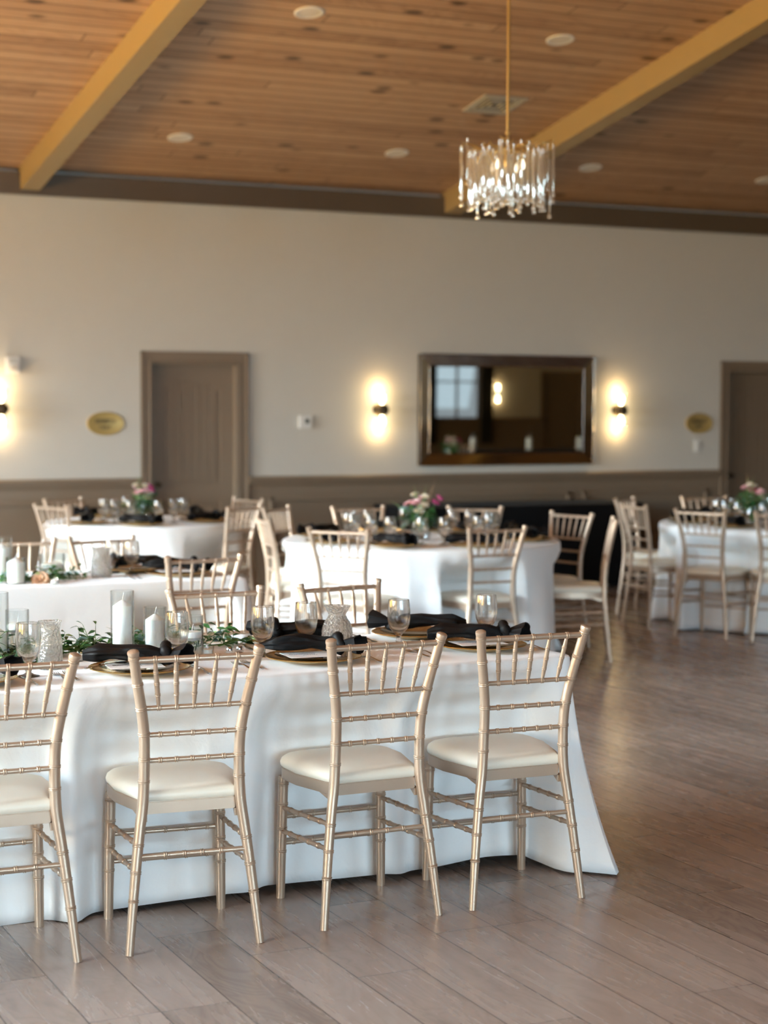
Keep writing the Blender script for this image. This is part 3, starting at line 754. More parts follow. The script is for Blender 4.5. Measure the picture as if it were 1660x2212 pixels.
CHAIRS = [
 ('A', 1.205, 5.030, -1, 'champagne gold chair cut off by the left edge in the front row'),
 ('A', 1.762, 5.000, -5.5, 'champagne gold chair with ivory seat, second from left in the front row'),
 ('A', 2.390, 5.012, 0, 'champagne gold chair with ivory seat, third from left in the front row'),
 ('A', 2.915, 5.004, -2.5, 'champagne gold chair at the right end of the front row, nearest the open floor'),
 ('A', 2.418, 6.590, 180, 'gold chair across the front table, behind the floating candle glass'),
 ('A', 2.970, 6.612, 190, 'gold chair across the front table, behind the patterned glass vase'),
 ('B', 2.898, 8.110, 4, 'gold chair on the near side of the rear long table, right end'),
 ('B', 2.800, 9.430, 190, 'gold chair across the rear long table behind the textured vase'),
 ('B', 2.335, 9.440, 172, 'gold chair across the rear long table at the left edge'),
 ('C', 3.393, 12.673, -68, 'gold chair at the left of the left round table'),
 ('C', 3.705, 13.50, -152, 'gold chair against the wall side, behind the left round table'),
 ('C', 5.027, 13.063, 104, 'gold chair right behind the left round table, beside the door frame'),
 ('C', 4.586, 12.00, 32, 'gold chair at the right front of the left round table'),
 ('D', 4.262, 10.686, -100, 'gold chair seen almost edge-on at the left of the centre round table'),
 ('D', 4.800, 11.80, -140, 'gold chair at the left rear of the centre round table'),
 ('D', 5.345, 11.620, 173, 'gold chair behind the centre round table, left of the flowers'),
 ('D', 6.109, 11.292, 145, 'gold chair behind the centre round table, right of the flowers'),
 ('D', 4.293, 9.601, -48, 'gold chair in front of the centre round table, on its left'),
 ('D', 5.203, 9.355, 0, 'gold chair in front of the centre round table, on its right'),
 ('D', 6.375, 10.427, 104, 'gold chair at the right rear of the centre table against the black cloth'),
 ('D', 6.275, 9.750, 60, 'gold chair in pure side view at the right of the centre round table'),
 ('E', 7.398, 11.142, -95, 'gold chair on the left of the right round table, front one of two'),
 ('E', 7.850, 11.951, -145, 'gold chair on the left of the right round table, rear one of two'),
 ('E', 7.424, 10.357, -62, 'gold chair in front of the right round table, whole back in view'),
 ('E', 8.562, 11.90, 168, 'gold chair behind the right round table near the right door'),
 ('E', 7.806, 9.931, -35, 'gold chair cut off by the right edge at the right round table'),
 ('M', 10.8, 8.2, 200, 'gold chair beside a round table, seen only in the mirror'),
 ('M', 13.1, 4.5, -150, 'gold chair by the black-clothed table, seen only in the mirror'),
]
for g, x, y, a, lb in CHAIRS: CH.put((x, y, 0), R(a), lb, GR.get(g, 'gold chairs seen in the mirror'))

# ---------------------------------------------------------------- tables and cloths
def folding_table(x0, x1, y0, y1, lb, z=.745):
    t = empty('folding_table', ((x0+x1)/2, (y0+y1)/2, 0), 0, lb, 'table'); w, d = (x1-x0)/2, (y1-y0)/2
    bm = B(); box(bm, -w, w, -d, d, z-.03, z, .006); link('tabletop', bm, 'white_plastic', t, smooth=False)
    for sx in (-1, 1):
        for sy in (-1, 1):
            bm = B(); x = sx*(w-.25); y = sy*(d-.26); tube(bm, [(x, y, .015), (x, y, z-.03)], [.014, .014], 12); tube(bm, [(x, y, 0), (x, y, .03)], [.02, .019], 12)
            link('leg', bm, 'black_plastic', t)
def rect_perim(x0, x1, y0, y1, rc, step):
    pts = []
    def line(a, b):
        L = (Vector(b)-Vector(a)).length; n = max(2, int(L/step))
        for k in range(n): pts.append((a[0]+(b[0]-a[0])*k/n, a[1]+(b[1]-a[1])*k/n))
    def arc(cx, cy, a0):
        for k in range(8): a = a0+PI/2*k/8; pts.append((cx+rc*math.cos(a), cy+rc*math.sin(a)))
    line((x0+rc, y0), (x1-rc, y0)); arc(x1-rc, y0+rc, -PI/2); line((x1, y0+rc), (x1, y1-rc)); arc(x1-rc, y1-rc, 0)
    line((x1-rc, y1), (x0+rc, y1)); arc(x0+rc, y1-rc, PI/2); line((x0, y1-rc), (x0, y0+rc)); arc(x0+rc, y0+rc, PI)
    return pts
def drape(name, per, ztop, hemf, offf, m, lb, cat, levels=18, group=None):
    """cloth: flat top from the perimeter inwards, skirt that falls with folds"""
    n = len(per); cx = sum(p[0] for p in per)/n; cy = sum(p[1] for p in per)/n
    nor = []
    for i in range(n):
        a, b = Vector(per[i-1]), Vector(per[(i+1) % n]); d = (b-a).normalized(); nn = Vector((d.y, -d.x)); 
        if nn.dot(Vector(per[i])-Vector((cx, cy))) < 0: nn = -nn
        nor.append(nn)
    bm = B(); rows = []
    for (ins, dz) in ((.05, 0), (.012, -.0005), (.004, -.003), (0, -.009)):
        rows.append([bm.verts.new((per[i][0]-nor[i].x*ins, per[i][1]-nor[i].y*ins, ztop+dz)) for i in range(n)])
    s = [0]
    for i in range(1, n): s.append(s[-1]+(Vector(per[i])-Vector(per[i-1])).length)
    for l in range(1, levels+1):
        t = l/levels; row = []
        for i in range(n):
            o = offf(s[i], t, per[i], nor[i]); hz = hemf(s[i], per[i]); z = ztop-.009 + (hz-(ztop-.009))*t
            if isinstance(o, tuple): dx, dy = o
            else: dx, dy = nor[i].x*o, nor[i].y*o
            row.append(bm.verts.new(shove((per[i][0]+dx, per[i][1]+dy, z))))
        rows.append(row)
    for a, b in zip(rows, rows[1:]):
        for i in range(n): j = (i+1) % n; bm.faces.new((a[i], a[j], b[j], b[i]))
    f = bm.faces.new(rows[0]); bmesh.ops.triangulate(bm, faces=[f])
    o = link(name, bm, m); o.data.set_sharp_from_angle(angle=math.radians(80))
    md = o.modifiers.new('solidify', 'SOLIDIFY'); md.thickness = .0015; md.offset = 1
    tag(o, lb, cat, group); return o
def shove(p):
    """chair seats and front legs push the hanging cloth back"""
    x, y, z = p
    for g, cx, cy, a, lb in CHAIRS:
        if abs(x-cx) > .8 or abs(y-cy) > .8: continue
        ca, sa = math.cos(R(a)), math.sin(R(a)); dx, dy = x-cx, y-cy
        lx, ly = dx*ca+dy*sa, -dx*sa+dy*ca
        if -.15 < ly < .45 and z < .70:
            wx = min(1, max(0, (.30-abs(lx))/.09)); wz = min(1, max(0, (.72-z)/.17)); k = wx*wx*(3-2*wx)*wz*wz*(3-2*wz)
            d = ((.452 if g in 'AB' else .40)-ly)*k
            if d <= 0: continue
            x -= sa*d; y += ca*d
    return x, y, z
def gs(x, c, w): return math.exp(-((x-c)/w)**2)
# front long table: nearly flat front, soft creases, bunched corner at the right end touching the floor
AX0, AX1, AY0, AY1 = -1.6, 3.27, 5.315, 6.13
folding_table(AX0+.03, AX1-.03, AY0+.03, AY1-.03, 'long banquet table hidden under the front white cloth')
def offA(s, t, p, nr):
    x, y = p
    if nr.y < -.9:
        o = .010*math.sin(s*2.1+.6)*t + .020*t + .012*gs(x, 2.53, .05)*t + .022*gs(x, 1.50, .06)*t - .018*gs(x, 1.42, .04)*t + .014*gs(x, 2.98, .035)*t
        o += .006*noise.noise(Vector((s*3, t*4, 0)))
        tk = min(1, t/.36); o -= .128*tk*tk*(3-2*tk)*min(1, max(0, (3.16-x)/.14))
        cw = min(1, max(0, (x-3.02)/.22)); o += cw*t*(.020+.040*math.sin(s*42)*min(1, t*1.4))
        return o
    base = .012*math.sin(s*9)*t + .035*t
    d = math.hypot(x-AX1, y-AY0); dl = math.hypot(x-AX1, y-AY1)
    k = gs(d, 0, .22); k2 = gs(dl, 0, .22)
    o = base + (k+k2)*(.13*t**2.0 + .038*math.sin(s*46)*t)
    return o
def hemA(s, p):
    x, y = p
    h = .006+.022*min(1, max(0, (x-1.45)/.7))
    if nr_corner(p): h = .004+.02*max(0, 1-(x-3.15)/.06)*(p[1] < 5.4)
    return h + .006*math.sin(s*4) + .018*gs(x, 3.0, .16)
def nr_corner(p): return p[0] > 3.15
drape('tablecloth', rect_perim(AX0, AX1, AY0, AY1, .03, .016), .762, hemA, offA, 'cloth', 'white floor-length cloth on the long table in front', 'tablecloth')
BX0, BX1, BY0, BY1 = -1.2, 3.24, 8.38, 9.16
folding_table(BX0+.03, BX1-.03, BY0+.03, BY1-.03, 'long banquet table hidden under the rear white cloth')
def offB(s, t, p, nr):
    d = min(math.hypot(p[0]-BX1, p[1]-BY0), math.hypot(p[0]-BX1, p[1]-BY1))
    return .03*t + .012*t*math.sin(s*3) + .015*gs(p[0], 2.55, .05)*t + gs(d, 0, .2)*(.12*t + .035*math.sin(s*44)*t)
drape('tablecloth', rect_perim(BX0, BX1, BY0, BY1, .03, .02), .762, lambda s, p: .01, offB, 'cloth', 'white floor-length cloth on the second long table behind', 'tablecloth')
def round_table(c, r, lb, lbc, nf=17, ph=0, hem=.012):
    t = empty('round_table', (c[0], c[1], 0), 0, lb, 'table', 'round banquet tables')
    bm = B(); lathe(bm, [(0, .725), (r-.02, .725), (r-.015, .74), (r-.02, .755), (0, .755)], 48); link('tabletop', bm, 'white_plastic', t)
    for k in range(4):
        a = PI/4+PI/2*k; bm = B(); x, y = .5*r*math.cos(a), .5*r*math.sin(a); tube(bm, [(x, y, 0), (x, y, .725)], [.014]*2, 10); link('leg', bm, 'black_plastic', t)
    n = 260; per = [(c[0]+r*math.cos(2*PI*k/n), c[1]+r*math.sin(2*PI*k/n)) for k in range(n)]
    rnd = random.Random(nf); dp = [rnd.uniform(.5, 1.2) for _ in range(nf+1)]
    def off(s, t_, p, nr):
        a = math.atan2(p[1]-c[1], p[0]-c[0])+ph + .08*math.sin(3*math.atan2(p[1]-c[1], p[0]-c[0])); u = (a/(2*PI)) % 1*nf; k = int(u) % nf
        f = math.sin(PI*(u-int(u)))**2
        return t_*.045 + dp[k]*f*.105*t_**1.25 - .02*t_
    drape('tablecloth', per, .762, lambda s, p: hem, off, 'cloth', lbc, 'tablecloth', 16, 'white cloths on the round tables')
CC, CD, CE = (4.12, 12.83), (5.22, 10.38), (8.45, 10.78)
round_table(CC, .735, 'round table under the white cloth in front of the left door', 'white cloth on the round table before the left door', 14, .4)
round_table(CD, .905, 'round table under the white cloth in the centre', 'white cloth on the round table in the centre under the chandelier', 17, .9)
round_table(CE, .905, 'round table under the white cloth at the right edge', 'white cloth on the round table cut off by the right edge', 17, .2)
round_table((11.7, 7.2), .905, 'round table seen only in the mirror', 'white cloth on the round table seen only in the mirror', 16, 0)

# black clothed table against the wainscot: cloth hangs as pointed corners
KX0, KX1, KY0, KY1 = 6.75, 9.12, 13.62, 14.38
folding_table(KX0+.03, KX1-.03, KY0+.03, KY1-.03, 'side table hidden under the black cloth by the far wall')
def offK(s, t, p, nr): return (-.10*t if nr.x > .5 else .01*t + .03*math.sin(s*9)*t*t)
def hemK(s, p): return .02 if p[0] > 8.45 else max(.02, .02+(8.45-p[0])*.55 if p[0] > 7.75 else .40)
drape('tablecloth', rect_perim(KX0, KX1, KY0, KY1, .02, .03), .762, hemK, offK, 'black_cloth', 'black cloth over the side table against the far wall', 'tablecloth')
folding_table(13.7, 16.4, 3.1, 3.9, 'long table under a black cloth, seen only in the mirror')
drape('tablecloth', rect_perim(13.67, 16.43, 3.07, 3.93, .02, .04), .762, lambda s, p: .02, lambda s, t, p, nr: .02*t+.02*t*math.sin(s*12), 'black_cloth', 'black cloth on the long table seen only in the mirror', 'tablecloth')

# ---------------------------------------------------------------- tableware
ZT = .7635
def make_charger():
    t = empty('charger_plate', cat='plate')
    bm = B(); lathe(bm, [(0, .0), (.085, 0), (.105, .004), (.155, .017), (.165, .020), (.1655, .0215), (.155, .0205), (.112, .009), (.10, .006), (0, .006)], 56); link('plate', bm, 'gold', t)
    bm = B(); n = 90; tube(bm, [(.1635*math.cos(2*PI*k/n), .1635*math.sin(2*PI*k/n), .0215) for k in range(n+1)], [.0022 if k % 2 else .0014 for k in range(n+1)], 6, cap=False); link('beaded_rim', bm, 'gold', t)
    return Proto(t)
def make_glass_plate():
    bm = B(); lathe(bm, [(0, 0), (.07, 0), (.085, .003), (.125, .014), (.132, .016), (.132, .018), (.124, .0165), (.085, .006), (.07, .0035), (0, .0035)], 56, wob=lambda a, z: 1+(.008*math.cos(36*a) if z > .01 else 0))
    o = link('glass_plate', bm, 'thin_glass'); tag(o, None, 'plate'); return Proto(o)
def make_card():
    t = empty('menu_card', cat='menu card')
    bm = B(); box(bm, -.088, .088, -.066, .066, 0, .0008); link('card', bm, 'card', t, smooth=False)
    bm = B(); rr = random.Random(5)
    pts = []                                                     # looping script heading
    for k in range(140):
        u = k/139; pts.append((-.070+.090*u+.006*math.sin(u*62), .012+.0095*math.cos(u*62)*(1+.4*math.sin(u*13)), .0011))
    tube(bm, pts, [.0007]*len(pts), 4)
    for k in range(7): box(bm, -.028+k*.0075, -.0235+k*.0075, -.014, -.010, .0008, .0013)
    link('print', bm, 'ink', t, smooth=False)
    return Proto(t)
def make_napkin(seed):
    """satin napkin tied in a knot: long pleated band, knot, flared tail"""
    t = empty('napkin', cat='napkin'); rr = random.Random(seed)
    bm = B(); n = 34; seg = 28; rows = []
    for i in range(n+1):
        s = i/n; x = -.165 + .245*s; y = .078 - .108*s + .010*math.sin(s*5+seed); z = .024 + .012*math.sin(s*PI)
        w = (.021 + .013*math.sin(s*PI*1.15+.2)) * (1 if s < .8 else 1-.45*(s-.8)/.2) * (0.35+.65*min(1, s*6)); h = .024*(.45+.55*min(1, s*5)) + .004*math.sin(s*9+seed)
        dirv = Vector((.245, -.085)).normalized(); nx, ny = -dirv.y, dirv.x; row = []
        for k in range(seg):
            a = 2*PI*k/seg; tw = s*1.1
            rp = 1 + .16*math.sin(4*a+tw*4+seed) + .10*math.sin(7*a-tw*5) + .10*noise.noise(Vector((s*6, a, seed)))
            cw = math.cos(a)*w*rp; ch_ = math.sin(a)*h*rp
            row.append(bm.verts.new((x+nx*cw, y+ny*cw, max(.001, z+ch_))))
        rows.append(row)
    for a, b in zip(rows, rows[1:]):
        for k in range(seg): bm.faces.new((a[k], a[(k+1) % seg], b[(k+1) % seg], b[k]))
    bm.faces.new(rows[0][::-1]); bm.faces.new(rows[-1])
    kc = Vector((.082, -.030, .032))                             # knot
    pts = []; rad = []
    for k in range(25):
        a = 2*PI*k/24; pts.append(kc+Vector((.006*math.sin(a*2), .026*math.cos(a), .024*math.sin(a)))); rad.append(.017+.003*math.sin(a*5+seed))
    tube(bm, pts, rad, 12, cap=False)
    rows = []; tip = Vector((.092, -.035, .030)); ax = Vector((.50, -.80, .05)).normalized(); a1 = ax.cross(Vector((0, 0, 1))).normalized(); a2 = ax.cross(a1)
    prof_ = [(0, .008), (.02, .020), (.045, .030), (.068, .038), (.080, .041), (.079, .037), (.06, .028), (.03, .016), (.012, .004)]
    for (d, r) in prof_:
        row = []
        for k in range(20):
            a = 2*PI*k/20; q = r*(1+.16*math.sin(3*a+seed)+.08*math.sin(7*a)); p = tip+ax*d+a1*math.cos(a)*q+a2*math.sin(a)*q*.8; p.z = max(.001, p.z); row.append(bm.verts.new(p))
        rows.append(row)
    for a, b in zip(rows, rows[1:]):
        for k in range(20): bm.faces.new((a[k], a[(k+1) % 20], b[(k+1) % 20], b[k]))
    link('folded_cloth', bm, 'napkin', t)
    return Proto(t)
def make_goblet(m='glass', seg=32):
    bm = B()
    pr = [(0, 0), (.034, 0), (.036, .0015), (.034, .003), (.018, .007), (.009, .013), (.011, .020), (.0115, .024), (.008, .030), (.009, .040), (.013, .048), (.022, .056), (.032, .068), (.0385, .085), (.0415, .105), (.0415, .128), (.0395, .152), (.0375, .172),
          (.0365, .1728), (.0355, .172), (.0375, .152), (.0392, .128), (.0392, .105), (.036, .087), (.029, .072), (.018, .061), (0, .056)]
    lathe(bm, pr, seg, wob=lambda a, z: 1+(.012*math.cos(8*a)*math.exp(-((z-.11)/.05)**2)))
    o = link('water_goblet', bm, m); tag(o, None, 'glass'); return Proto(o)
def make_fork(kind):
    bm = B()
    tube(bm, [(0, -.095, .003), (0, -.05, .004), (0, 0, .009), (0, .03, .007)], [.0062, .005, .0028, .0035], 8, flat=[(1, .35)]*4)
    if kind == 'fork':
        tube(bm, [(0, .028, .007), (0, .04, .004), (0, .052, .0035)], [.004, .0105, .0115], 10, flat=[(1, .3), (1, .16), (1, .14)])
        for x in (-.0095, -.0032, .0032, .0095): tube(bm, [(x, .050, .0035), (x, .075, .003), (x*.95, .095, .006)], [.0018, .0017, .0009], 6)
    elif kind == 'knife':
        tube(bm, [(0, .028, .006), (0, .05, .004), (.002, .10, .003), (.0, .122, .003)], [.004, .009, .009, .002], 8, flat=[(1, .4), (1, .12), (1, .10), (1, .1)])
    else:
        tube(bm, [(0, .028, .007), (0, .04, .006), (0, .058, .005), (0, .075, .006), (0, .084, .009)], [.004, .014, .019, .014, .003], 12, flat=[(1, .3)]*5)
    o = link(kind, bm, 'steel'); tag(o, None, {'fork': 'fork', 'knife': 'knife', 'spoon': 'spoon'}[kind]); return Proto(o)
PL, GPL, CARD, NAP, NAP2 = make_charger(), make_glass_plate(), make_card(), make_napkin(1), make_napkin(4)
GOB, FORK, KNIFE, SPOON = make_goblet(), make_fork('fork'), make_fork('knife'), make_fork('spoon')
def setting(x, y, a, where, card=True, nap=NAP, spoon=False, forks=True, goblet=None, full=True):
    ca, sa = math.cos(R(a)), math.sin(R(a))
    def L(dx, dy): return (x+dx*ca-dy*sa, y+dx*sa+dy*ca)
    PL.put((x, y, ZT), R(a), 'gold beaded charger plate '+where, 'gold charger plates')
    if full: GPL.put((x, y, ZT+.0095), R(a), 'clear glass plate on the gold charger '+where, 'clear glass plates')
    if card: px, py = L(-.022, -.022); CARD.put((px, py, ZT+.0275), R(a-4), 'white menu card under the black napkin '+where, 'menu cards')
    px, py = L(.0, .012); nap.put((px, py, ZT+.0292), R(a), 'knotted black napkin '+where, 'knotted black napkins')
    if spoon: px, py = L(-.105, -.0); SPOON.put((px, py, ZT+.027), R(a-62), 'steel spoon resting on the glass plate '+where)
    if forks:
        for k, dx in enumerate((-.262, -.225)):
            px, py = L(dx, -.02+.012*k); FORK.put((px, py, ZT), R(a), ('outer' if k == 0 else 'inner')+' steel fork left of the charger '+where, 'steel forks')
        px, py = L(.20, -.03); KNIFE.put((px, py, ZT), R(a), 'steel knife right of the charger '+where, 'steel knives')
    if goblet:
        GOB.put((goblet[0], goblet[1], ZT), 0, 'clear stemmed water goblet '+goblet[2], 'water goblets')
setting(1.761, 5.534, -3, 'before the second front chair', spoon=True, goblet=(1.945, 5.70, 'right of the pillar candles'))
setting(2.377, 5.537, 0, 'before the third front chair', nap=NAP2, goblet=(2.461, 5.80, 'just left of the diamond-patterned vase'))
setting(3.043, 5.572, 0, 'at the right end, near side', goblet=(3.168, 5.761, 'above the right end of the front row'))
setting(1.190, 5.530, 0, 'at the left edge, near side', nap=NAP2, goblet=(1.412, 5.60, 'in front of the textured glass carafe'))
setting(2.982, 5.975, 180, 'at the right end, far side', card=False, goblet=(2.800, 5.743, 'between the two right place settings'))
setting(2.492, 5.960, 180, 'on the far side behind the diamond vase', card=False, nap=NAP2, goblet=(2.268, 5.732, 'at the end of the leafy garland'))
setting(2.955, 8.640, 0, 'on the rear long table, near side', nap=NAP2, goblet=(2.76, 8.80, 'on the rear table beside the black napkins'))
setting(2.80, 8.95, 180, 'on the rear long table, far side', card=False, forks=False, goblet=(2.69, 8.90, 'on the rear table behind the textured vase'))

# round table settings, simpler but the same things
def ring_settings(c, r, seats, tab, n_gob=2):
    for (ang, nm) in seats:
        a = R(ang); x, y = c[0]+(r-.21)*math.cos(a), c[1]+(r-.21)*math.sin(a)
        PL.put((x, y, ZT), 0, 'gold charger plate at the %s seat of the %s round table' % (nm, tab), 'chargers on the %s round table' % tab)
        NAP.put((x, y, ZT+.0235), a+PI/2, 'knotted black napkin at the %s seat of the %s round table' % (nm, tab), 'black napkins on the %s round table' % tab)
        for k in range(n_gob):
            b = a+(.10+.16*k)/(r-.38)*(-1); q = r-.43
            GOB.put((c[0]+q*math.cos(b), c[1]+q*math.sin(b), ZT), 0, 'water goblet at the %s seat of the %s round table, %s of the pair' % (nm, tab, ('left', 'right')[k]), 'goblets on the %s round table' % tab)
ring_settings(CD, .905, [(-130, 'left front'), (-88, 'right front'), (-38, 'right side'), (2, 'right rear'), (48, 'back right'), (88, 'back left'), (140, 'left rear'), (-172, 'left side')], 'centre')
ring_settings(CC, .735, [(-160, 'left side'), (115, 'back'), (20, 'right rear'), (-45, 'right front'), (-110, 'front')], 'left')
ring_settings(CE, .905, [(-158, 'left front'), (-115, 'front'), (158, 'left side'), (130, 'left rear'), (90, 'back')], 'right')

# ---------------------------------------------------------------- candles, vases, shakers
def glass_cylinder(bm, r, h, w=.0025, seg=40):
    lathe(bm, [(0, 0), (r-.002, 0), (r, .002), (r, h-.001), (r-w/2, h), (r-w, h-.001), (r-w, .007), (0, .006)], seg)
def cylinder_candle(name, loc, r, h, ch, cr, lb, floating=False, zf=.0):
    t = empty(name, (loc[0], loc[1], ZT), 0, lb, 'candle')
    bm = B(); glass_cylinder(bm, r, h); link('glass_cylinder', bm, 'thin_glass', t)
    bm = B()
    if not floating:
        lathe(bm, [(0, .008), (cr, .008), (cr, ch-.012), (cr*.97, ch-.006), (cr*.55, ch+.004), (cr*.2, ch+.012), (0, ch+.014)], 32); zt = ch+.012
    else:
        lathe(bm, [(0, zf), (cr*.6, zf), (cr*.95, zf+.010), (cr, zf+.022), (cr*.92, zf+.030), (0, zf+.033)], 32); zt = zf+.03
    link('wax_pillar', bm, 'wax', t)
    bm = B(); tube(bm, [(0, 0, zt), (.002, 0, zt+.012), (.006, .001, zt+.026)], [.0012, .0011, .0009], 6); link('wick', bm, 'wax', t)
    if floating:
        bm = B(); lathe(bm, [(0, .0075), (r-.004, .0075), (r-.004, zf+.012), (0, zf+.012)], 32); link('water', bm, 'water', t)
    return t
cylinder_candle('pillar_candle', (1.812, 5.886), .0405, .232, .186, .0335, 'tall white pillar candle in a clear glass cylinder, tallest of the group')
cylinder_candle('pillar_candle', (1.950, 5.951), .0405, .163, .125, .0335, 'shorter white pillar candle in a glass cylinder right of the tall one')
cylinder_candle('floating_candle', (2.033, 5.80), .0405, .145, .1, .036, 'white floating candle in a water-filled glass cylinder', True, .060)
cylinder_candle('pillar_candle', (1.405, 6.00), .0405, .232, .10, .0335, 'tall glass cylinder with candle cut off at the left edge of the front table')
cylinder_candle('floating_candle', (1.490, 6.06), .0405, .163, .1, .036, 'floating candle in a glass cylinder at the left edge, behind the garland', True, .085)
cylinder_candle('pillar_candle', (2.098, 8.55), .047, .130, .112, .042, 'white pillar candle on the rear long table beside the rose')
cylinder_candle('pillar_candle', (2.10, 8.85), .052, .21, .16, .045, 'tall pillar candle in glass at the left edge of the rear table')
cylinder_candle('floating_candle', (2.36, 8.86), .065, .115, .1, .058, 'wide floating candle bowl on the rear long table', True, .035)
for k, (x, y) in enumerate(((13.9, 3.4), (14.9, 3.5), (15.9, 3.45))):
    cylinder_candle('pillar_candle', (x, y), .06, .3, .2, .05, ('left', 'middle', 'right')[k]+' pillar candle on the black-clothed table, seen only in the mirror')
def make_tealight():
    t = empty('tealight_holder', cat='candle')
    bm = B(); lathe(bm, [(0, 0), (.019, 0), (.0215, .003), (.0235, .029), (.0222, .029), (.0195, .006), (0, .005)], 24); link('glass_cup', bm, 'thin_glass', t)
    bm = B(); lathe(bm, [(0, .0055), (.018, .0055), (.018, .019), (.015, .021), (0, .020)], 24); link('wax', bm, 'wax', t)
    bm = B(); lathe(bm, [(0, .020), (.0035, .023), (.0028, .029), (0, .036)], 10); link('flame_tip', bm, 'wax', t)
    return Proto(t)
TL = make_tealight()
for x, y, lb in ((1.715, 5.86, 'glass tealight cup just left of the tall pillar candle'), (1.649, 5.87, 'glass tealight cup beside the glass carafe'),
                 (1.395, 5.80, 'glass tealight cup at the left edge of the front table'), (2.105, 5.84, 'glass tealight cup right of the floating candle'),
                 (2.265, 8.46, 'glass tealight cup on the front edge of the rear table')):
    TL.put((x, y, ZT), 0, lb, 'glass tealight cups')
def shaker(x, y, fill, lb):
    t = empty('shaker', (x, y, ZT), R(12), lb, 'shaker')
    bm = B(); box(bm, -.012, .012, -.012, .012, 0, .028, .003); link('glass_body', bm, 'thin_glass', t, smooth=False)
    bm = B(); box(bm, -.0095, .0095, -.0095, .0095, .003, .022, .002); link('filling', bm, fill, t, smooth=False)
    bm = B(); lathe(bm, [(.011, .028), (.0115, .036), (.009, .042), (0, .044)], 16); link('lid', bm, 'steel', t)
shaker(2.135, 5.705, 'wax', 'square glass salt shaker behind the second front chair'); shaker(2.175, 5.715, 'pepper', 'square glass pepper shaker behind the second front chair')

def vase_r(z): return spline([(0, .040), (.012, .044), (.05, .0505), (.085, .051), (.112, .044), (.130, .033), (.139, .0305), (.150, .034), (.172, .0465)], z)
def diamond_vase(loc, lb):
    bm = B(); prof = [(0, 0)] + [(vase_r(z), z) for z in [.172*k/46 for k in range(47)]]
    prof += [(vase_r(z)-.0045, z) for z in [.172, .165, .15, .138, .128, .11, .08, .05, .02, .01]] + [(0, .009)]
    def wob(a, z):
        if z > .135: return 1+.012*math.cos(24*a)
        u = a*18/(2*PI); v = z/.0155
        return 1+.085*(abs(math.sin(PI*(u+v)/1))*abs(math.sin(PI*(u-v)/1)))-.01
    lathe(bm, prof, 108, wob=wob)
    o = link('pressed_glass_vase', bm, 'cut_glass'); o.location = (loc[0], loc[1], ZT); tag(o, lb, 'vase'); return o
diamond_vase((2.520, 5.66), 'round-bodied pressed glass vase with diamond pattern')
def carafe(loc, lb, h=.158, r=.040):
    bm = B()
    f = lambda z: spline([(0, r*.93), (.01, r), (h*.55, r*.98), (h*.68, r*.90), (h*.78, r*.80), (h*.9, r*.84), (h, r*.98)], z)
    prof = [(0, 0)]+[(f(h*k/40), h*k/40) for k in range(41)]+[(f(h*k/40)-.004, h*k/40) for k in (40, 36, 30, 24, 15, 8, 3)]+[(0, .008)]
    lathe(bm, prof, 72, wob=lambda a, z: 1+(.05*noise.noise(Vector((math.cos(a)*7, math.sin(a)*7, z*150))) if z < h*.95 else 0))
    o = link('textured_glass_carafe', bm, 'cut_glass'); o.location = (loc[0], loc[1], ZT); tag(o, lb, 'vase'); return o
carafe((1.520, 5.74), 'rough textured glass carafe among the garland leaves')
carafe((2.575, 8.72), 'textured glass carafe on the rear long table', .15, .052)

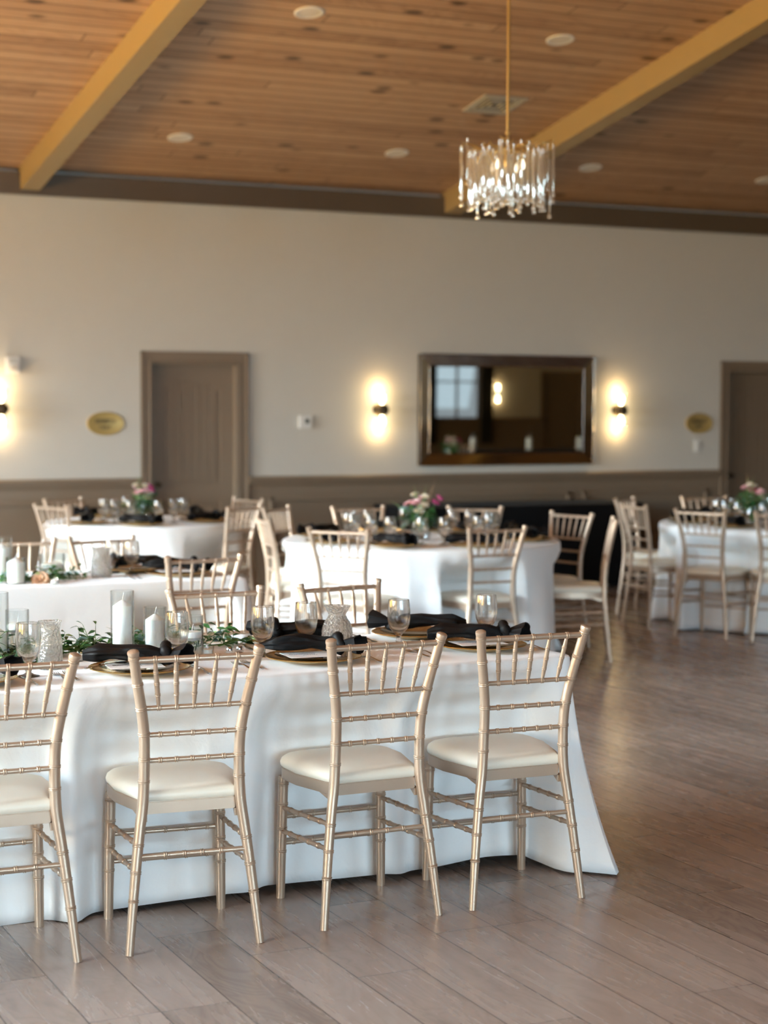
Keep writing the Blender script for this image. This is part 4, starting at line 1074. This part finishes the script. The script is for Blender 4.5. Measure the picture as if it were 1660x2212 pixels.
# ---------------------------------------------------------------- greenery
def leaf(bm, p, d, L, w, droop=.2, twist=0.0):
    d = Vector(d).normalized(); sd = d.cross(Vector((0, 0, 1)));
    if sd.length < .1: sd = Vector((1, 0, 0))
    sd.normalize(); nn = sd.cross(d); sd = (sd*math.cos(twist)+nn*math.sin(twist)).normalized(); nn = sd.cross(d)
    prev = None; L = L*1.0
    for i, (s, k) in enumerate(((0, .08), (.18, .62), (.42, 1.0), (.7, .72), (.9, .3), (1, .02))):
        c = Vector(p)+d*L*s+Vector((0, 0, -droop*L*s*s)); e = sd*w*k*.5
        row = [bm.verts.new(Vector((q.x, q.y, max(q.z, .0015)))) for q in (c-e+nn*w*.12*k, c, c+e+nn*w*.12*k)]
        if prev:
            for j in (0, 1): bm.faces.new((prev[j], prev[j+1], row[j+1], row[j]))
        prev = row
def garland(loc, L, lb, seed, dens=1.0, spread=.07, height=.10, yaw=0):
    t = empty('leaf_garland', (loc[0], loc[1], ZT), yaw, lb, 'garland'); rr = random.Random(seed)
    sb = B(); lf = B(); lb_ = B(); lt = B()
    n = int(L/.013*dens)
    for i in range(n):
        u = i/n; x = -L/2+L*u+rr.uniform(-.02, .02); y = rr.uniform(-spread, spread)*.7; a = rr.uniform(0, 2*PI)
        hh = height*rr.uniform(.25, 1.0)*(.5+.5*math.sin(u*17+seed)**2); ln = rr.uniform(.05, .12)
        p0 = Vector((x, y, .004)); p1 = p0+Vector((math.cos(a)*ln*.5, math.sin(a)*ln*.35, hh*.6)); p2 = p1+Vector((math.cos(a)*ln*.6, math.sin(a)*ln*.4, hh*.5))
        tube(sb, [p0, p1, p2], [.0016, .0013, .0008], 5)
        for k in range(5):
            q = p0.lerp(p1, .4+.3*k) if k < 2 else p1.lerp(p2, (k-2)/2)
            b = a+rr.uniform(-1.2, 1.2); tgt = lf if rr.random() < .86 else (lt if rr.random() < .4 else lb_)
            leaf(tgt, q, (math.cos(b), math.sin(b)*.7, rr.uniform(-.15, .75)), rr.uniform(.028, .050), rr.uniform(.011, .018)*(1.5 if tgt is lb_ else 1), rr.uniform(.1, .5), rr.uniform(-.9, .9))
    pts = [(-L/2+L*k/20, .02*math.sin(k), .006) for k in range(21)]; tube(sb, pts, [.0025]*21, 6)
    link('stems', sb, 'stem', t)
    for nm, b, m in (('leaves', lf, 'leaf'), ('eucalyptus_leaves', lb_, 'leaf_blue'), ('pale_buds', lt, 'leaf_light')):
        link(nm, b, m, t)
    return t
garland((1.79, 6.04), 1.02, 'leafy green garland trailing along the middle of the front table', 3, 1.5, .06, .095)
garland((1.30, 5.88), .50, 'darker leafy garland piece behind the goblet at the left of the front table', 8, 1.3, .06, .10)
garland((2.22, 8.66), .50, 'leafy garland lying along the rear long table', 5, 1.5, .12, .06)

def rosette(bm, c, r, axis=(0, 0, 1), seed=0):
    rr = random.Random(seed); ax = Vector(axis).normalized(); a1 = ax.orthogonal().normalized(); a2 = ax.cross(a1)
    for (n, tilt_, rad, ln) in ((3, .15, .12, .62), (5, .45, .22, .8), (7, .85, .3, .95), (8, 1.2, .34, 1.0)):
        for k in range(n):
            a = 2*PI*k/n+rr.uniform(-.2, .2)+tilt_*3; od = a1*math.cos(a)+a2*math.sin(a)
            dr = (ax*math.cos(tilt_)+od*math.sin(tilt_)); sd = ax.cross(od).normalized(); base = Vector(c)+od*r*rad*.3; prev = None
            for (s, w) in ((0, .25), (.35, .62), (.7, .72), (1, .40)):
                m = base+dr*r*ln*s - od*r*.12*math.sin(s*PI); row = [bm.verts.new(m+sd*r*w*j*.9+(-od)*r*.12*abs(j)) for j in (-1, -.5, 0, .5, 1)]
                if prev:
                    for j in range(4): bm.faces.new((prev[j], prev[j+1], row[j+1], row[j]))
                prev = row
def bouquet(loc, lb, seed, sc=1.0, rot=0):
    t = empty('flower_arrangement', (loc[0], loc[1], ZT), rot, lb, 'flowers'); t.scale = (sc,)*3; rr = random.Random(seed)
    bm = B(); lathe(bm, [(0, 0), (.05, 0), (.058, .006), (.066, .05), (.064, .10), (.055, .135), (.060, .15), (.057, .15), (.052, .135), (.060, .10), (.062, .05), (.054, .010), (0, .008)], 32); link('glass_vase', bm, 'thin_glass', t)
    bm = B(); lathe(bm, [(0, .010), (.053, .011), (.060, .05), (.0595, .085), (0, .085)], 24); link('water', bm, 'thin_glass', t)
    bm = B(); lf = B(); eu = B()
    heads = [('pink', -.075, -.02, .225, .034), ('pink', -.035, -.05, .235, .036), ('cream', .005, -.055, .215, .042), ('cream', -.015, -.06, .185, .038), ('cream', .03, -.01, .27, .036),
             ('magenta', .085, -.03, .235, .034), ('magenta', .115, -.0, .26, .032), ('cream', -.03, .03, .28, .032), ('pink', .02, .05, .26, .034)]
    for (mm, x, y, z, r) in heads: tube(bm, [(x*.15, y*.15, .012), (x*.5, y*.5, z*.6), (x, y, z)], [.0025]*3, 6)
    for k in range(26):
        a = rr.uniform(0, 2*PI); e = rr.uniform(.03, .12); z = rr.uniform(.13, .24); p1 = Vector((e*math.cos(a), e*math.sin(a), z))
        tube(bm, [(0, 0, .02), p1*.55, p1], [.002]*3, 5)
        for j in range(4):
            b = a+rr.uniform(-1, 1); leaf(lf if rr.random() < .7 else eu, p1*(1-.12*j), (math.cos(b), math.sin(b), rr.uniform(-.5, .8)), rr.uniform(.04, .075), rr.uniform(.018, .03), .3, rr.uniform(-.8, .8))
    link('stems', bm, 'stem', t); link('leaves', lf, 'leaf', t); link('eucalyptus_leaves', eu, 'leaf_blue', t)
    for i, (mm, x, y, z, r) in enumerate(heads):
        b = B(); rosette(b, (x, y, z-.01), r, (x*3, y*3, .5), seed+i); link('blossom', b, mm, t)
    for (mm, x, y, z0, z1) in (('leaf_light', -.03, .01, .24, .34), ('peach', .07, .02, .24, .36), ('leaf_light', .03, .03, .24, .34), ('leaf_light', -.14, -.02, .20, .24)):
        b = B()                                                 # spike flowers made of many small florets
        p0 = Vector((x*.6, y, z0-.03)); p1 = Vector((x*1.3, y, z1))
        for k in range(16):
            q = p0.lerp(p1, k/15); s = .014*(1-k/20)
            for j in range(3):
                a = k*1.3+j*2.1; leaf(b, q, (math.cos(a), math.sin(a), .6), s*1.6, s, .1)
        link('flower_spike', b, mm, t)
bouquet((5.20, 10.35), 'pink, cream and magenta flowers in a glass vase on the centre round table', 21, 1.05, R(-20))
bouquet((4.11, 12.85), 'pink and cream flowers with dark leaves on the left round table', 33, .98, R(40))
bouquet((8.20, 10.80), 'flower vase at the right edge on the right round table', 44, 1.05, R(70))
bouquet((11.5, 7.2), 'flower vase on the round table seen only in the mirror', 50, 1.2, R(70))
def rose(loc, lb):
    t = empty('rose', loc, 0, lb, 'flower'); b = B(); rosette(b, (0, 0, .012), .045, (-.4, -.8, .6), 9); link('petals', b, 'peach', t)
    b = B(); tube(b, [(0, .0, .01), (.03, .03, .004), (.07, .05, .003)], [.003, .002, .002], 6); link('stem', b, 'stem', t)
rose((2.215, 8.53, ZT), 'peach rose lying beside the pillar candle on the rear long table')
def number_stand(c, lb):
    t = empty('table_number_stand', (c[0], c[1], ZT), 0, lb, 'stand')
    b = B(); lathe(b, [(0, 0), (.035, 0), (.035, .004), (.006, .008), (.004, .012), (.004, .15), (.007, .155), (0, .16)], 20); link('base', b, 'brass', t)
    b = B(); tube(b, [(-.02, 0, .155), (0, .0, .149), (.02, 0, .155)], [.003]*3, 8); link('card_clip', b, 'brass', t)
number_stand((5.36, 10.28), 'thin brass stand right of the flowers on the centre round table')
number_stand((4.24, 12.78), 'thin brass stand right of the flowers on the left round table')
